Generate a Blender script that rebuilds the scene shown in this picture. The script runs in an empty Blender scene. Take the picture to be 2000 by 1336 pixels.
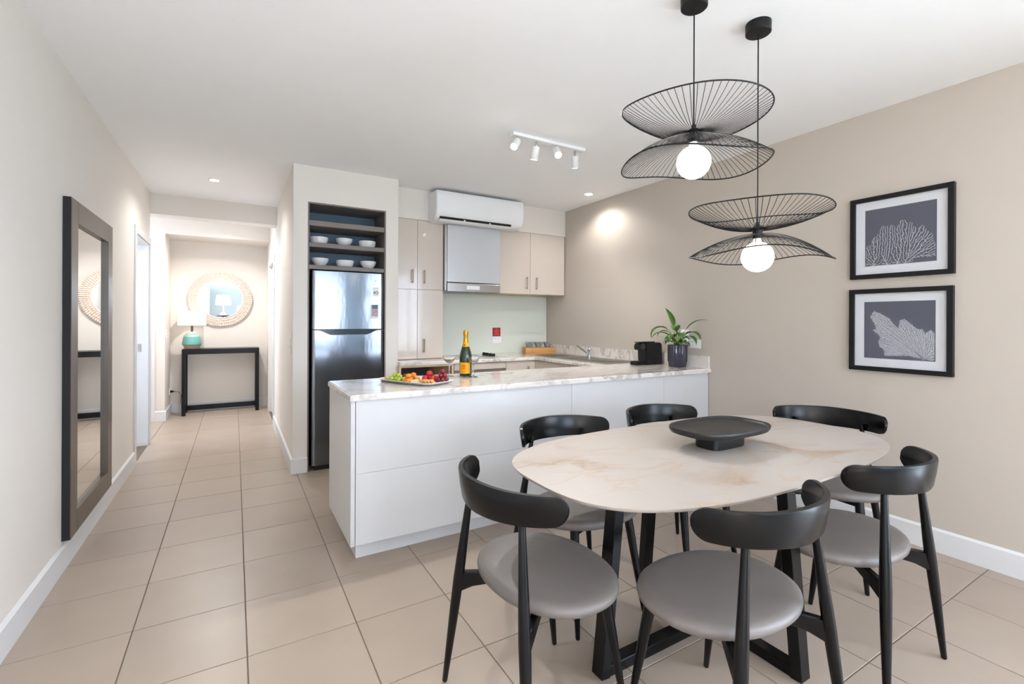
import bpy, bmesh, math, random
from mathutils import Vector, Matrix
random.seed(7)
S = bpy.context.scene
COL = S.collection
PI = math.pi

# ------------------------------------------------------------------ camera
TH, RO, F_PX, CY, CAM_H = 0.5336, 0.0041, 916.1, 626.7, 1.29
cam = bpy.data.cameras.new('camera')
cam.sensor_width = 36.0
cam.sensor_fit = 'HORIZONTAL'
cam.lens = F_PX / 2000 * 36.0
cam.shift_y = -(668 - CY) / 2000.0
cam.clip_start = 0.02
cam_o = bpy.data.objects.new('camera', cam)
COL.objects.link(cam_o)
r0 = Vector((math.cos(TH), -math.sin(TH), 0)); u0 = Vector((0, 0, 1)); f0 = Vector((math.sin(TH), math.cos(TH), 0))
r1 = r0 * math.cos(RO) + u0 * math.sin(RO); u1 = u0 * math.cos(RO) - r0 * math.sin(RO)
m = Matrix((r1, u1, -f0)).transposed().to_4x4()
m.translation = Vector((0, 0, CAM_H))
cam_o.matrix_world = m
S.camera = cam_o

# ------------------------------------------------------------------ world, exposure
S.view_settings.view_transform = 'Standard'
S.view_settings.look = 'None'
S.view_settings.gamma = 1.0
S.view_settings.use_curve_mapping = False
S.view_settings.exposure = 1.07
W = bpy.data.worlds.new('sky'); S.world = W; W.use_nodes = True
wn = W.node_tree.nodes; wl = W.node_tree.links
bg = wn['Background']
bg.inputs['Color'].default_value = (0.735, 0.85, 1.03, 1)
bg.inputs['Strength'].default_value = 8.2

# ------------------------------------------------------------------ materials
MATS = {}
def srgb(r, g, b):
    f = lambda c: (c / 255 / 12.92) if c <= 10 else ((c / 255 + 0.055) / 1.055) ** 2.4
    return (f(r), f(g), f(b), 1)
def mat(name, rgb, rough=0.5, metal=0.0, var=0.04, scale=6.0, bump=0.0, bscale=60.0, coat=0.0, trans=0.0, ior=1.45, emit=None, estr=0.0, rnd=0.0, stretch=None, spec=None, tint=None):
    if name in MATS: return MATS[name]
    M = bpy.data.materials.new(name); M.use_nodes = True
    N = M.node_tree.nodes; L = M.node_tree.links; B = N['Principled BSDF']
    c = srgb(*rgb)
    B.inputs['Roughness'].default_value = rough
    B.inputs['Metallic'].default_value = metal
    B.inputs['IOR'].default_value = ior
    if coat: B.inputs['Coat Weight'].default_value = coat; B.inputs['Coat Roughness'].default_value = 0.05
    if trans: B.inputs['Transmission Weight'].default_value = trans
    if spec is not None: B.inputs['Specular IOR Level'].default_value = spec
    tc = N.new('ShaderNodeTexCoord'); mp = N.new('ShaderNodeMapping')
    L.new(tc.outputs['Object'], mp.inputs['Vector'])
    if stretch: mp.inputs['Scale'].default_value = stretch
    nz = N.new('ShaderNodeTexNoise'); nz.inputs['Scale'].default_value = scale; nz.inputs['Detail'].default_value = 4
    L.new(mp.outputs['Vector'], nz.inputs['Vector'])
    mx = N.new('ShaderNodeMix'); mx.data_type = 'RGBA'
    c2 = srgb(*tint) if tint else tuple(max(0, x * (1 - var * 2.2)) for x in c[:3]) + (1,)
    c1 = tuple(min(1, x * (1 + var)) for x in c[:3]) + (1,)
    mx.inputs['A'].default_value = c1; mx.inputs['B'].default_value = c2
    L.new(nz.outputs['Fac'], mx.inputs['Factor'])
    out = mx.outputs['Result']
    if rnd:
        oi = N.new('ShaderNodeObjectInfo'); hs = N.new('ShaderNodeHueSaturation'); mr = N.new('ShaderNodeMapRange')
        mr.inputs['To Min'].default_value = 1 - rnd; mr.inputs['To Max'].default_value = 1 + rnd
        L.new(oi.outputs['Random'], mr.inputs['Value']); L.new(mr.outputs['Result'], hs.inputs['Value'])
        L.new(out, hs.inputs['Color']); out = hs.outputs['Color']
    L.new(out, B.inputs['Base Color'])
    if bump:
        nb = N.new('ShaderNodeTexNoise'); nb.inputs['Scale'].default_value = bscale; nb.inputs['Detail'].default_value = 3
        L.new(mp.outputs['Vector'], nb.inputs['Vector'])
        bp = N.new('ShaderNodeBump'); bp.inputs['Strength'].default_value = bump; bp.inputs['Distance'].default_value = 0.01
        L.new(nb.outputs['Fac'], bp.inputs['Height']); L.new(bp.outputs['Normal'], B.inputs['Normal'])
    if emit:
        B.inputs['Emission Color'].default_value = srgb(*emit); B.inputs['Emission Strength'].default_value = estr
    MATS[name] = M
    return M

def marble(name, base, vein, vein2, scale, rot, rough, width=0.03, coat=0.0):
    M = bpy.data.materials.new(name); M.use_nodes = True
    N = M.node_tree.nodes; L = M.node_tree.links; B = N['Principled BSDF']
    B.inputs['Roughness'].default_value = rough
    if coat: B.inputs['Coat Weight'].default_value = coat
    tc = N.new('ShaderNodeTexCoord'); mp = N.new('ShaderNodeMapping')
    mp.inputs['Rotation'].default_value = (0, 0, rot); mp.inputs['Scale'].default_value = (1.0, 2.2, 1.0)
    L.new(tc.outputs['Object'], mp.inputs['Vector'])
    def vein_mask(sc, dist, w, seed):
        n = N.new('ShaderNodeTexNoise'); n.noise_dimensions = '4D'; n.inputs['W'].default_value = seed
        n.inputs['Scale'].default_value = sc; n.inputs['Detail'].default_value = 5; n.inputs['Distortion'].default_value = dist
        L.new(mp.outputs['Vector'], n.inputs['Vector'])
        a = N.new('ShaderNodeMath'); a.operation = 'SUBTRACT'; a.inputs[1].default_value = 0.5; L.new(n.outputs['Fac'], a.inputs[0])
        b = N.new('ShaderNodeMath'); b.operation = 'ABSOLUTE'; L.new(a.outputs[0], b.inputs[0])
        r = N.new('ShaderNodeMapRange'); r.inputs['From Max'].default_value = w; r.inputs['To Min'].default_value = 1; r.inputs['To Max'].default_value = 0
        L.new(b.outputs[0], r.inputs['Value'])
        n2 = N.new('ShaderNodeTexNoise'); n2.inputs['Scale'].default_value = sc * 1.3; L.new(mp.outputs['Vector'], n2.inputs['Vector'])
        r2 = N.new('ShaderNodeMapRange'); r2.inputs['From Min'].default_value = 0.36; r2.inputs['From Max'].default_value = 0.58; L.new(n2.outputs['Fac'], r2.inputs['Value'])
        m_ = N.new('ShaderNodeMath'); m_.operation = 'MULTIPLY'; L.new(r.outputs['Result'], m_.inputs[0]); L.new(r2.outputs['Result'], m_.inputs[1])
        return m_.outputs[0]
    cur = None
    nz = N.new('ShaderNodeTexNoise'); nz.inputs['Scale'].default_value = scale * 2; nz.inputs['Detail'].default_value = 4; L.new(mp.outputs['Vector'], nz.inputs['Vector'])
    mx = N.new('ShaderNodeMix'); mx.data_type = 'RGBA'
    c = srgb(*base); mx.inputs['A'].default_value = c; mx.inputs['B'].default_value = tuple(x * 0.9 for x in c[:3]) + (1,)
    L.new(nz.outputs['Fac'], mx.inputs['Factor']); cur = mx.outputs['Result']
    for col, sc, dist, w, sd in ((vein, scale, 0.9, width, 1.3), (vein2, scale * 2.3, 0.6, width * 0.7, 5.1)):
        k = vein_mask(sc, dist, w, sd)
        m2 = N.new('ShaderNodeMix'); m2.data_type = 'RGBA'; m2.inputs['B'].default_value = srgb(*col)
        L.new(k, m2.inputs['Factor']); L.new(cur, m2.inputs['A']); cur = m2.outputs['Result']
    L.new(cur, B.inputs['Base Color'])
    return M

M_wall = mat('wall_paint', (228, 221, 213), 0.75, var=0.012, scale=2.0)
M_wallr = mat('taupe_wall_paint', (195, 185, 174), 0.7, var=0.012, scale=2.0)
M_ceil = mat('ceiling_paint', (250, 250, 251), 0.8, var=0.008, scale=1.5)
M_trim = mat('white_gloss_paint', (220, 220, 221), 0.35, var=0.01)
M_tile = mat('beige_porcelain', (171, 155, 140), 0.32, var=0.05, scale=3.5, rnd=0.035, bump=0.02, bscale=25)
M_grout = mat('grout', (120, 108, 96), 0.9, var=0.1, scale=30)
M_gwhite = mat('gloss_white_panel', (207, 206, 206), 0.3, var=0.008, scale=2, coat=0.12)
M_cream = mat('gloss_cream_laminate', (208, 196, 184), 0.18, var=0.015, scale=2, coat=0.3)
M_creamd = mat('cream_carcass', (222, 198, 168), 0.45, var=0.03)
M_black = mat('black_stained_timber', (6, 7, 9), 0.27, var=0.25, scale=14, stretch=(1, 1, 8), spec=0.34)
M_blackm = mat('matt_black_metal', (18, 18, 20), 0.45, var=0.1, spec=0.35)
M_seat = mat('grey_vinyl', (113, 106, 102), 0.42, var=0.06, scale=9, bump=0.06, bscale=40)
M_steel = mat('brushed_steel', (112, 116, 121), 0.15, 1.0, var=0.03, scale=3, bump=0.16, bscale=4.0, stretch=(2.2, 1, 0.6))
M_steel2 = mat('satin_steel', (190, 188, 186), 0.28, 1.0, var=0.05, scale=20)
M_chrome = mat('chrome', (225, 225, 228), 0.06, 1.0, var=0.01)
M_dark = mat('dark_recess', (18, 18, 20), 0.6, var=0.1)
M_greyl = mat('grey_brown_laminate', (124, 115, 110), 0.5, var=0.06, scale=8, stretch=(1, 6, 6))
M_navyb = mat('slate_blue_back_panel', (70, 92, 112), 0.45, var=0.06, scale=3)
M_ceramic = mat('white_ceramic', (236, 236, 236), 0.15, var=0.01)
M_plastic = mat('white_plastic', (238, 239, 240), 0.3, var=0.008)
M_glassp = mat('pale_green_glass', (220, 225, 214), 0.08, var=0.01, coat=0.6)
M_mirror = mat('mirror_silver', (235, 238, 238), 0.01, 1.0, var=0.0)
M_mframe = mat('bronze_brown_frame', (92, 78, 66), 0.35, var=0.12, scale=10)
M_table = marble('table_marble', (178, 169, 161), (156, 132, 108), (172, 155, 138), 1.0, 0.55, 0.42, 0.035)
M_bench = marble('bench_marble', (232, 225, 219), (176, 168, 162), (206, 197, 188), 2.6, 0.25, 0.15, 0.035, 0.3)
M_bulb = mat('lit_globe', (255, 255, 255), 0.4, emit=(255, 248, 238), estr=3.6)
M_led = mat('lit_led', (255, 255, 255), 0.4, emit=(255, 250, 244), estr=25.0)
M_glass = mat('clear_glass', (255, 255, 255), 0.0, trans=1.0, ior=1.45, var=0)
M_print = mat('slate_print', (84, 86, 98), 0.55, var=0.02)
M_mat = mat('mat_board', (208, 209, 214), 0.7, var=0.008)
M_coral = mat('coral_white_ink', (226, 226, 230), 0.7, var=0.03)
M_coral2 = mat('coral_grey_ink', (158, 160, 168), 0.7, var=0.1, scale=90)
M_shade = mat('lit_lamp_shade', (246, 238, 230), 0.8, emit=(255, 240, 226), estr=0.22)

# ------------------------------------------------------------------ helpers
BASE = {}
def bm_new(): return bmesh.new()
def box(bm, x0, x1, y0, y1, z0, z1):
    v = [bm.verts.new(p) for p in ((x0, y0, z0), (x1, y0, z0), (x1, y1, z0), (x0, y1, z0), (x0, y0, z1), (x1, y0, z1), (x1, y1, z1), (x0, y1, z1))]
    fs = [bm.faces.new([v[i] for i in q]) for q in ((3, 2, 1, 0), (4, 5, 6, 7), (0, 1, 5, 4), (1, 2, 6, 5), (2, 3, 7, 6), (3, 0, 4, 7))]
    return v, fs
def rbox(bm, x0, x1, y0, y1, z0, z1, b=0.004, seg=2):
    t = bmesh.new(); box(t, x0, x1, y0, y1, z0, z1)
    bmesh.ops.bevel(t, geom=list(t.edges), offset=b, segments=seg, affect='EDGES', profile=0.5)
    merge(bm, t)
def merge(bm, t, M=None):
    if M is not None: t.transform(M)
    me = bpy.data.meshes.new('tmp'); t.to_mesh(me); t.free(); bm.from_mesh(me); bpy.data.meshes.remove(me)
def tube(bm, pts, rad, n=8, cap=True, closed=False):
    pts = [Vector(p) for p in pts]; k = len(pts)
    rs = rad if isinstance(rad, (list, tuple)) else [rad] * k
    rings = []; prev = None
    for i, p in enumerate(pts):
        if closed: t = pts[(i + 1) % k] - pts[i - 1]
        else: t = (pts[min(i + 1, k - 1)] - pts[max(i - 1, 0)])
        t.normalize()
        if prev is None:
            a = Vector((0, 0, 1)) if abs(t.z) < 0.9 else Vector((1, 0, 0))
            u = t.cross(a).normalized()
        else:
            u = (prev - t * prev.dot(t))
            u = u.normalized() if u.length > 1e-6 else t.orthogonal().normalized()
        prev = u; w = t.cross(u)
        rings.append([bm.verts.new(p + (u * math.cos(2 * PI * j / n) + w * math.sin(2 * PI * j / n)) * rs[i]) for j in range(n)])
    for i in range(k if closed else k - 1):
        A = rings[i]; Bq = rings[(i + 1) % k]
        for j in range(n): bm.faces.new((A[j], A[(j + 1) % n], Bq[(j + 1) % n], Bq[j]))
    if cap and not closed:
        bm.faces.new(list(reversed(rings[0]))); bm.faces.new(rings[-1])
def lathe(bm, prof, cx=0, cy=0, n=32, sx=1, sy=1, rot=0, z0=0, flute=0, fn=0):
    rings = []
    for r, z in prof:
        if r <= 1e-6: rings.append([bm.verts.new((cx, cy, z + z0))])
        else:
            q = []
            for j in range(n):
                a = 2 * PI * j / n
                rr = r * (1 + flute * math.cos(fn * a)) if flute else r
                q.append(bm.verts.new((cx + rr * sx * math.cos(a + rot), cy + rr * sy * math.sin(a + rot), z + z0)))
            rings.append(q)
    for A, Bq in zip(rings, rings[1:]):
        if len(A) == 1 and len(Bq) == 1: continue
        for j in range(n):
            if len(A) == 1: bm.faces.new((A[0], Bq[(j + 1) % n], Bq[j]))
            elif len(Bq) == 1: bm.faces.new((A[j], A[(j + 1) % n], Bq[0]))
            else: bm.faces.new((A[j], A[(j + 1) % n], Bq[(j + 1) % n], Bq[j]))
def extrude_poly(bm, pts2, axis, a, b):
    def P(p, t):
        if axis == 'x': return (t, p[0], p[1])
        if axis == 'y': return (p[0], t, p[1])
        return (p[0], p[1], t)
    A = [bm.verts.new(P(p, a)) for p in pts2]; Bq = [bm.verts.new(P(p, b)) for p in pts2]; n = len(pts2)
    bm.faces.new(A); bm.faces.new(list(reversed(Bq)))
    for i in range(n): bm.faces.new((A[i], Bq[i], Bq[(i + 1) % n], A[(i + 1) % n]))
def orient_box(bm, a, b, w, hgt, up=(0, 0, 1), w2=None, h2=None):
    a = Vector(a); b = Vector(b); t = (b - a).normalized(); s = t.cross(Vector(up)).normalized(); u = s.cross(t)
    w2 = w if w2 is None else w2; h2 = hgt if h2 is None else h2
    A = [bm.verts.new(a + s * (w / 2) * i + u * (hgt / 2) * j) for i, j in ((-1, -1), (1, -1), (1, 1), (-1, 1))]
    Bq = [bm.verts.new(b + s * (w2 / 2) * i + u * (h2 / 2) * j) for i, j in ((-1, -1), (1, -1), (1, 1), (-1, 1))]
    bm.faces.new(A); bm.faces.new(list(reversed(Bq)))
    for i in range(4): bm.faces.new((A[i], Bq[i], Bq[(i + 1) % 4], A[(i + 1) % 4]))
def obj(name, bm, material, parent=None, smooth=False, base=None, label=None):
    """one mesh object; geometry is given in world space, stored relative to its root's base point"""
    if parent is not None: base = BASE.get(parent.name, Vector((0, 0, 0)))
    base = Vector(base) if base is not None else Vector((0, 0, 0))
    bmesh.ops.recalc_face_normals(bm, faces=list(bm.faces))
    bm.transform(Matrix.Translation(-base))
    me = bpy.data.meshes.new(name); bm.to_mesh(me); bm.free()
    me.materials.append(material)
    if smooth:
        for p in me.polygons: p.use_smooth = True
        me.set_sharp_from_angle(angle=math.radians(40))
    o = bpy.data.objects.new(name, me); COL.objects.link(o)
    if parent is not None: o.parent = parent
    else: o.location = base
    BASE[o.name] = base
    if label: o['label'] = label
    return o
def tag(o, label, cat, group=None):
    o['label'] = label; o['category'] = cat
    if group: o['group'] = group
    return o
def thing(name, label, cat, base, group=None):
    o = bpy.data.objects.new(name, None); COL.objects.link(o); o.location = base; o.empty_display_size = 0.05
    BASE[o.name] = Vector(base)
    return tag(o, label, cat, group)
def struct(name, bm, m_, smooth=False, label=None):
    o = obj(name, bm, m_, smooth=smooth); o['kind'] = 'structure'
    if label: o['label'] = label
    return o
def part_box(name, m_, parent, *d, b=0.0, label=None):
    bm = bm_new()
    if b: rbox(bm, *d, b)
    else: box(bm, *d)
    return obj(name, bm, m_, parent, smooth=b > 0.01, label=label)

# ------------------------------------------------------------------ room numbers
H = 2.6036
XL, XR = -0.763, 3.4157
XC, YC = 0.4186, 4.313
YU = 4.534          # face of the upper cabinets and bulkhead
YB = 4.924          # kitchen back wall
YR = -3.6           # glazed rear wall behind the camera
YE = 7.97           # end wall of the hall
T = 0.12
GX, GY, PT = 0.0456, 2.0595, 0.4058

# ------------------------------------------------------------------ floor and tiles
bm = bm_new(); box(bm, -2.2, XR + T, YR - T, YE + T, -0.12, -0.0025)
floor = struct('floor', bm, M_grout, label='beige square floor tiles with thin dark grout')
G = 0.0042
def tile_mesh(w, d):
    b = bm_new(); x, y = w / 2, d / 2; c = 0.0012
    lo = [b.verts.new((sx * x, sy * y, -0.006)) for sx, sy in ((-1, -1), (1, -1), (1, 1), (-1, 1))]
    mi = [b.verts.new((sx * x, sy * y, -c)) for sx, sy in ((-1, -1), (1, -1), (1, 1), (-1, 1))]
    hi = [b.verts.new((sx * (x - c), sy * (y - c), 0)) for sx, sy in ((-1, -1), (1, -1), (1, 1), (-1, 1))]
    b.faces.new(hi)
    for i in range(4):
        k = (i + 1) % 4
        b.faces.new((lo[i], lo[k], mi[k], mi[i])); b.faces.new((mi[i], mi[k], hi[k], hi[i]))
    me = bpy.data.meshes.new('tile'); b.to_mesh(me); b.free(); me.materials.append(M_tile); return me
TM = {}
def tile(x0, x1, y0, y1):
    w, d = round(x1 - x0, 4), round(y1 - y0, 4)
    if w < 0.01 or d < 0.01: return
    if (w, d) not in TM: TM[(w, d)] = tile_mesh(w, d)
    o = bpy.data.objects.new('tile', TM[(w, d)]); COL.objects.link(o); o.parent = floor
    o.location = ((x0 + x1) / 2, (y0 + y1) / 2, 0)
def tile_ij(i, j, rx0, rx1, ry0, ry1):
    x0, x1 = max(GX + i * PT + G / 2, rx0), min(GX + (i + 1) * PT - G / 2, rx1)
    y0, y1 = max(GY + j * PT + G / 2, ry0), min(GY + (j + 1) * PT - G / 2, ry1)
    if x1 - x0 > 0.01 and y1 - y0 > 0.01: tile(x0, x1, y0, y1)
for j in range(-5, 5):
    for i in range(-2, 9): tile_ij(i, j, XL, XR, -9, 4.25)
for i in range(-2, 2): tile_ij(i, 5, XL, 1.2, 0, 9)
for i in range(2, 9): tile_ij(i, 5, XL, XR, 0, 4.3)
for j in range(6, 15):
    for i in range(-2, 1): tile_ij(i, j, XL, XC, 0, YE)
for j in range(9, 14):
    for i in range(-5, -2): tile_ij(i, j, -2.0, XL, 6.11, 7.38)
bm = bm_new()
for j in range(-14, -5):
    for i in range(-2, 9):
        x0, x1 = max(GX + i * PT + G / 2, XL), min(GX + (i + 1) * PT - G / 2, XR); y0, y1 = max(GY + j * PT + G / 2, YR), GY + (j + 1) * PT - G / 2
        if y1 > y0 and x1 > x0: box(bm, x0, x1, y0, y1, -0.006, 0)
o = obj('tile_field', bm, M_tile, floor); o['kind'] = 'stuff'

# ------------------------------------------------------------------ ceiling and walls
bm = bm_new(); box(bm, -2.2, XR + T, YR - T, YE + T, H, H + 0.12)
struct('ceiling', bm, M_ceil)
DY0, DY1, DZ = 5.29, 6.04, 2.06       # doorway in the left wall
bm = bm_new(); box(bm, XL - T, XL, YR, DY0, 0, H); box(bm, XL - T, XL, DY1, 6.11, 0, H); box(bm, XL - T, XL, DY0, DY1, DZ, H)
struct('wall_left', bm, M_wall)
WY0, WY1, WZ = -3.35, -0.62, 2.42      # glazed opening in the right wall, behind the camera
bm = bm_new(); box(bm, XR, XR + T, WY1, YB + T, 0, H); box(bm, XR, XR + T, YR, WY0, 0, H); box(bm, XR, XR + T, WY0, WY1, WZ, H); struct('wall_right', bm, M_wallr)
w2 = bpy.data.objects.new('window_2', None); COL.objects.link(w2); w2['kind'] = 'structure'; w2['label'] = 'dark-framed sliding glazing in the right wall behind the camera'
for i in range(4):
    y = WY0 + (WY1 - WY0) * i / 3
    part_box('frame_post', M_blackm, w2, XR + 0.03, XR + 0.09, y - 0.03, y + 0.03, 0, WZ)
part_box('frame_head', M_blackm, w2, XR + 0.03, XR + 0.09, WY0, WY1, WZ - 0.05, WZ)
part_box('frame_sill', M_blackm, w2, XR + 0.03, XR + 0.09, WY0, WY1, 0, 0.04)
bm = bm_new(); box(bm, 1.31, XR, YB, YB + T, 0, H); struct('wall_back', bm, M_wall)
bm = bm_new(); box(bm, 1.31, XR, YU, YB, 2.302, H); struct('wall_bulkhead', bm, M_wall)
# fridge column with its niche
NX0, NX1, NZ, NY = 0.531, 1.196, 2.297, 4.98
bm = bm_new(); box(bm, XC, NX0, YC, 5.1, 0, H); struct('wall_column_left', bm, M_wall)
bm = bm_new(); box(bm, NX1, 1.31, YC, 5.1, 0, H); struct('wall_column_right', bm, M_wall)
bm = bm_new(); box(bm, NX0, NX1, YC, 5.1, NZ, H); struct('wall_column_head', bm, M_wall)
bm = bm_new(); box(bm, NX0, NX1, NY, 5.1, 0, NZ); struct('wall_niche', bm, M_wall)
# hall: right wall with a doorway, end wall, nib, cross beams, side passage
bm = bm_new(); box(bm, XC, XC + T, 5.1, 6.48, 0, H); box(bm, XC, XC + T, 6.48, 7.40, 2.03, H); box(bm, XC, XC + T, 7.40, YE, 0, H)
struct('wall_hall_right', bm, M_wall)
bm = bm_new(); box(bm, -2.2, XC + T, YE, YE + T, 0, H); struct('wall_end', bm, M_wall)
NBX, NBY = -0.765, 7.38
bm = bm_new(); box(bm, NBX - T, NBX, NBY, YE, 0, H); box(bm, -2.2, NBX - T, NBY, NBY + T, 0, H); struct('wall_nib', bm, M_wall)
bm = bm_new(); box(bm, -2.2, -2.08, 5.9, 6.2, 0, H); box(bm, -2.2, -2.08, 7.3, 7.5, 0, H); box(bm, -2.2, -2.08, 6.2, 7.3, 2.1, H); box(bm, -2.2, -2.08, 6.2, 7.3, 0, 1.62); box(bm, -2.2, XL - T, 6.04, 6.11, 0, H); struct('wall_passage', bm, M_wall)
w3 = bpy.data.objects.new('added_daylight_opening', None); COL.objects.link(w3); w3['kind'] = 'structure'; w3['label'] = 'unseen opening added at the passage end to let daylight in'  # unseen opening, added so that daylight reaches the hall
for y in (6.2, 7.26): part_box('frame_post', M_trim, w3, -2.17, -2.11, y, y + 0.04, 1.62, 2.1)
bm = bm_new(); box(bm, XL - 0.3, XC, 6.10, 6.30, 2.392, H); struct('trim_1', bm, M_wall, label='beam crossing the hall ceiling')
bm = bm_new(); box(bm, NBX, XC, NBY, YE, 2.383, H); struct('trim_2', bm, M_wall, label='dropped bulkhead over the hall alcove')
# room behind the left doorway
bm = bm_new(); box(bm, -2.2, -2.08, 4.4, 6.1, 0, 0.9); box(bm, -2.2, -2.08, 4.4, 6.1, 2.1, H); box(bm, -2.2, -2.08, 5.1, 6.1, 0.9, 2.1); box(bm, -2.2, XL - T, 4.4, 4.52, 0, H); struct('wall_side_room', bm, M_wall)  # gap in the far wall is added to send daylight through the doorway
# rear wall: wide sliding glazing that lets the daylight in
RX0, RX1, RZ = 0.32, 1.95, 2.42
bm = bm_new(); box(bm, XL, RX0, YR - T, YR, 0, H); box(bm, RX1, XR, YR - T, YR, 0, H); box(bm, RX0, RX1, YR - T, YR, RZ, H)
struct('wall_rear', bm, mat('blue_grey_wall_paint', (150, 163, 171), 0.8, var=0.02))
w1 = bpy.data.objects.new('window_1', None); COL.objects.link(w1); w1['kind'] = 'structure'; w1['label'] = 'wide dark-framed sliding glazing behind the dining room'
n = 4
for i in range(n + 1):
    x = RX0 + (RX1 - RX0) * i / n
    part_box('frame_post', M_blackm, w1, x - 0.03, x + 0.03, YR - 0.09, YR - 0.03, 0, RZ)
part_box('frame_head', M_blackm, w1, RX0, RX1, YR - 0.09, YR - 0.03, RZ - 0.05, RZ)
part_box('frame_sill', M_blackm, w1, RX0, RX1, YR - 0.09, YR - 0.03, 0, 0.04)
# garden outside the glazing
bm = bm_new(); box(bm, -8, 11, YR - 12, YR - T, -0.2, -0.1)
struct('ground', bm, mat('lawn', (120, 150, 110), 0.9, var=0.3, scale=3), label='lawn outside the glazing')

# skirting
SK, SKH = 0.015, 0.13
def skirt(name, segs, label=None):
    bm = bm_new()
    for (x0, x1, y0, y1, nx, ny) in segs:
        # profile: flat board with a sloped top edge towards the wall
        v, f = box(bm, x0, x1, y0, y1, 0, SKH)
        for q in v[4:]:
            if nx > 0 and abs(q.co.x - x1) < 1e-6: q.co.z -= 0.012
            if nx < 0 and abs(q.co.x - x0) < 1e-6: q.co.z -= 0.012
            if ny < 0 and abs(q.co.y - y0) < 1e-6: q.co.z -= 0.012
    struct(name, bm, M_trim)
skirt('baseboard_left', [(XL, XL + SK, YR, DY0 - 0.07, 1, 0)])
skirt('baseboard_right', [(XR - SK, XR, WY1, 2.53, -1, 0)])
skirt('baseboard_column', [(XC - SK, XC, YC - SK, 6.40, -1, 0), (XC, NX0, YC - SK, YC, 0, -1)])
skirt('baseboard_end', [(NBX, XC, YE - SK, YE, 0, -1)])
skirt('baseboard_nib', [(-0.865, NBX + SK, NBY - SK, NBY, 0, -1), (NBX, NBX + SK, NBY, YE - SK, 1, 0)])

# doorways
d1 = bpy.data.objects.new('door_1', None); COL.objects.link(d1); d1['kind'] = 'structure'; d1['label'] = 'white doorway frame in the left wall'
part_box('jamb', M_trim, d1, XL - T, XL, DY0 - 0.0, DY0 + 0.018, 0, DZ)
part_box('jamb', M_trim, d1, XL - T - 0.02, XL + 0.002, DY1 - 0.018, DY1, 0, DZ)
part_box('head_jamb', M_trim, d1, XL - T, XL, DY0, DY1, DZ - 0.02, DZ)
part_box('architrave', M_trim, d1, XL, XL + 0.014, DY0 - 0.065, DY0, 0, DZ + 0.065, b=0.003)
part_box('architrave', M_trim, d1, XL, XL + 0.016, DY1, DY1 + 0.065, 0, DZ + 0.065, b=0.003)
part_box('architrave', M_trim, d1, XL, XL + 0.014, DY0, DY1, DZ, DZ + 0.065, b=0.003)
part_box('strike_plate', M_steel2, d1, XL - 0.085, XL - 0.055, DY1 - 0.021, DY1 - 0.018, 0.96, 1.04)
d2 = bpy.data.objects.new('door_2', None); COL.objects.link(d2); d2['kind'] = 'structure'; d2['label'] = 'white sliding door on the right of the hall'
part_box('architrave', M_trim, d2, XC - 0.014, XC, 6.41, 6.48, 0, 2.10, b=0.003)
part_box('architrave', M_trim, d2, XC - 0.014, XC, 7.40, 7.47, 0, 2.10, b=0.003)
part_box('architrave', M_trim, d2, XC - 0.014, XC, 6.48, 7.40, 2.03, 2.10, b=0.003)
part_box('door_leaf', M_trim, d2, XC + 0.03, XC + 0.07, 6.62, 7.40, 0.005, 2.03)
part_box('door_gap', M_dark, d2, XC + 0.085, XC + 0.10, 6.48, 7.40, 0, 2.03)
d3 = bpy.data.objects.new('door_3', None); COL.objects.link(d3); d3['kind'] = 'structure'; d3['label'] = 'white passage door beside the hall alcove'
part_box('architrave', M_trim, d3, -0.935, -0.865, NBY - 0.016, NBY, 0, 2.16, b=0.003)
part_box('architrave', M_trim, d3, -1.72, -0.935, NBY - 0.016, NBY, 2.09, 2.16, b=0.003)
part_box('door_leaf', M_trim, d3, -1.72, -0.935, NBY - 0.008, NBY, 0.005, 2.09)

# ------------------------------------------------------------------ kitchen peninsula
PX0, PY0, PY1 = 0.5156, 2.517, 3.19
pen = thing('kitchen_peninsula', 'long gloss white panelled peninsula under the marble worktop', 'kitchen counter', (1.96, 2.87, 0))
ZP0, ZP1 = 0.10, 0.866
part_box('carcass', M_gwhite, pen, PX0 + 0.035, XR - 0.004, PY0 + 0.046, PY1 - 0.02, ZP0, ZP1)
part_box('end_panel', M_gwhite, pen, PX0 + 0.008, PX0 + 0.031, PY0 + 0.022, PY1 - 0.01, ZP0, ZP1, b=0.0015)
xs = [PX0 + 0.034, 1.977, 2.878, XR - 0.004]
for a, b_ in zip(xs, xs[1:]):
    part_box('front_panel', M_gwhite, pen, a + 0.0008, b_ - 0.0008, PY0 + 0.026, PY0 + 0.044, 0.4772, ZP1, b=0.001)
    part_box('front_panel', M_gwhite, pen, a + 0.0008, b_ - 0.0008, PY0 + 0.026, PY0 + 0.044, ZP0, 0.476, b=0.001)
part_box('plinth', M_gwhite, pen, PX0 + 0.052, XR - 0.004, PY0 + 0.10, PY1 - 0.06, 0, ZP0)

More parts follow.
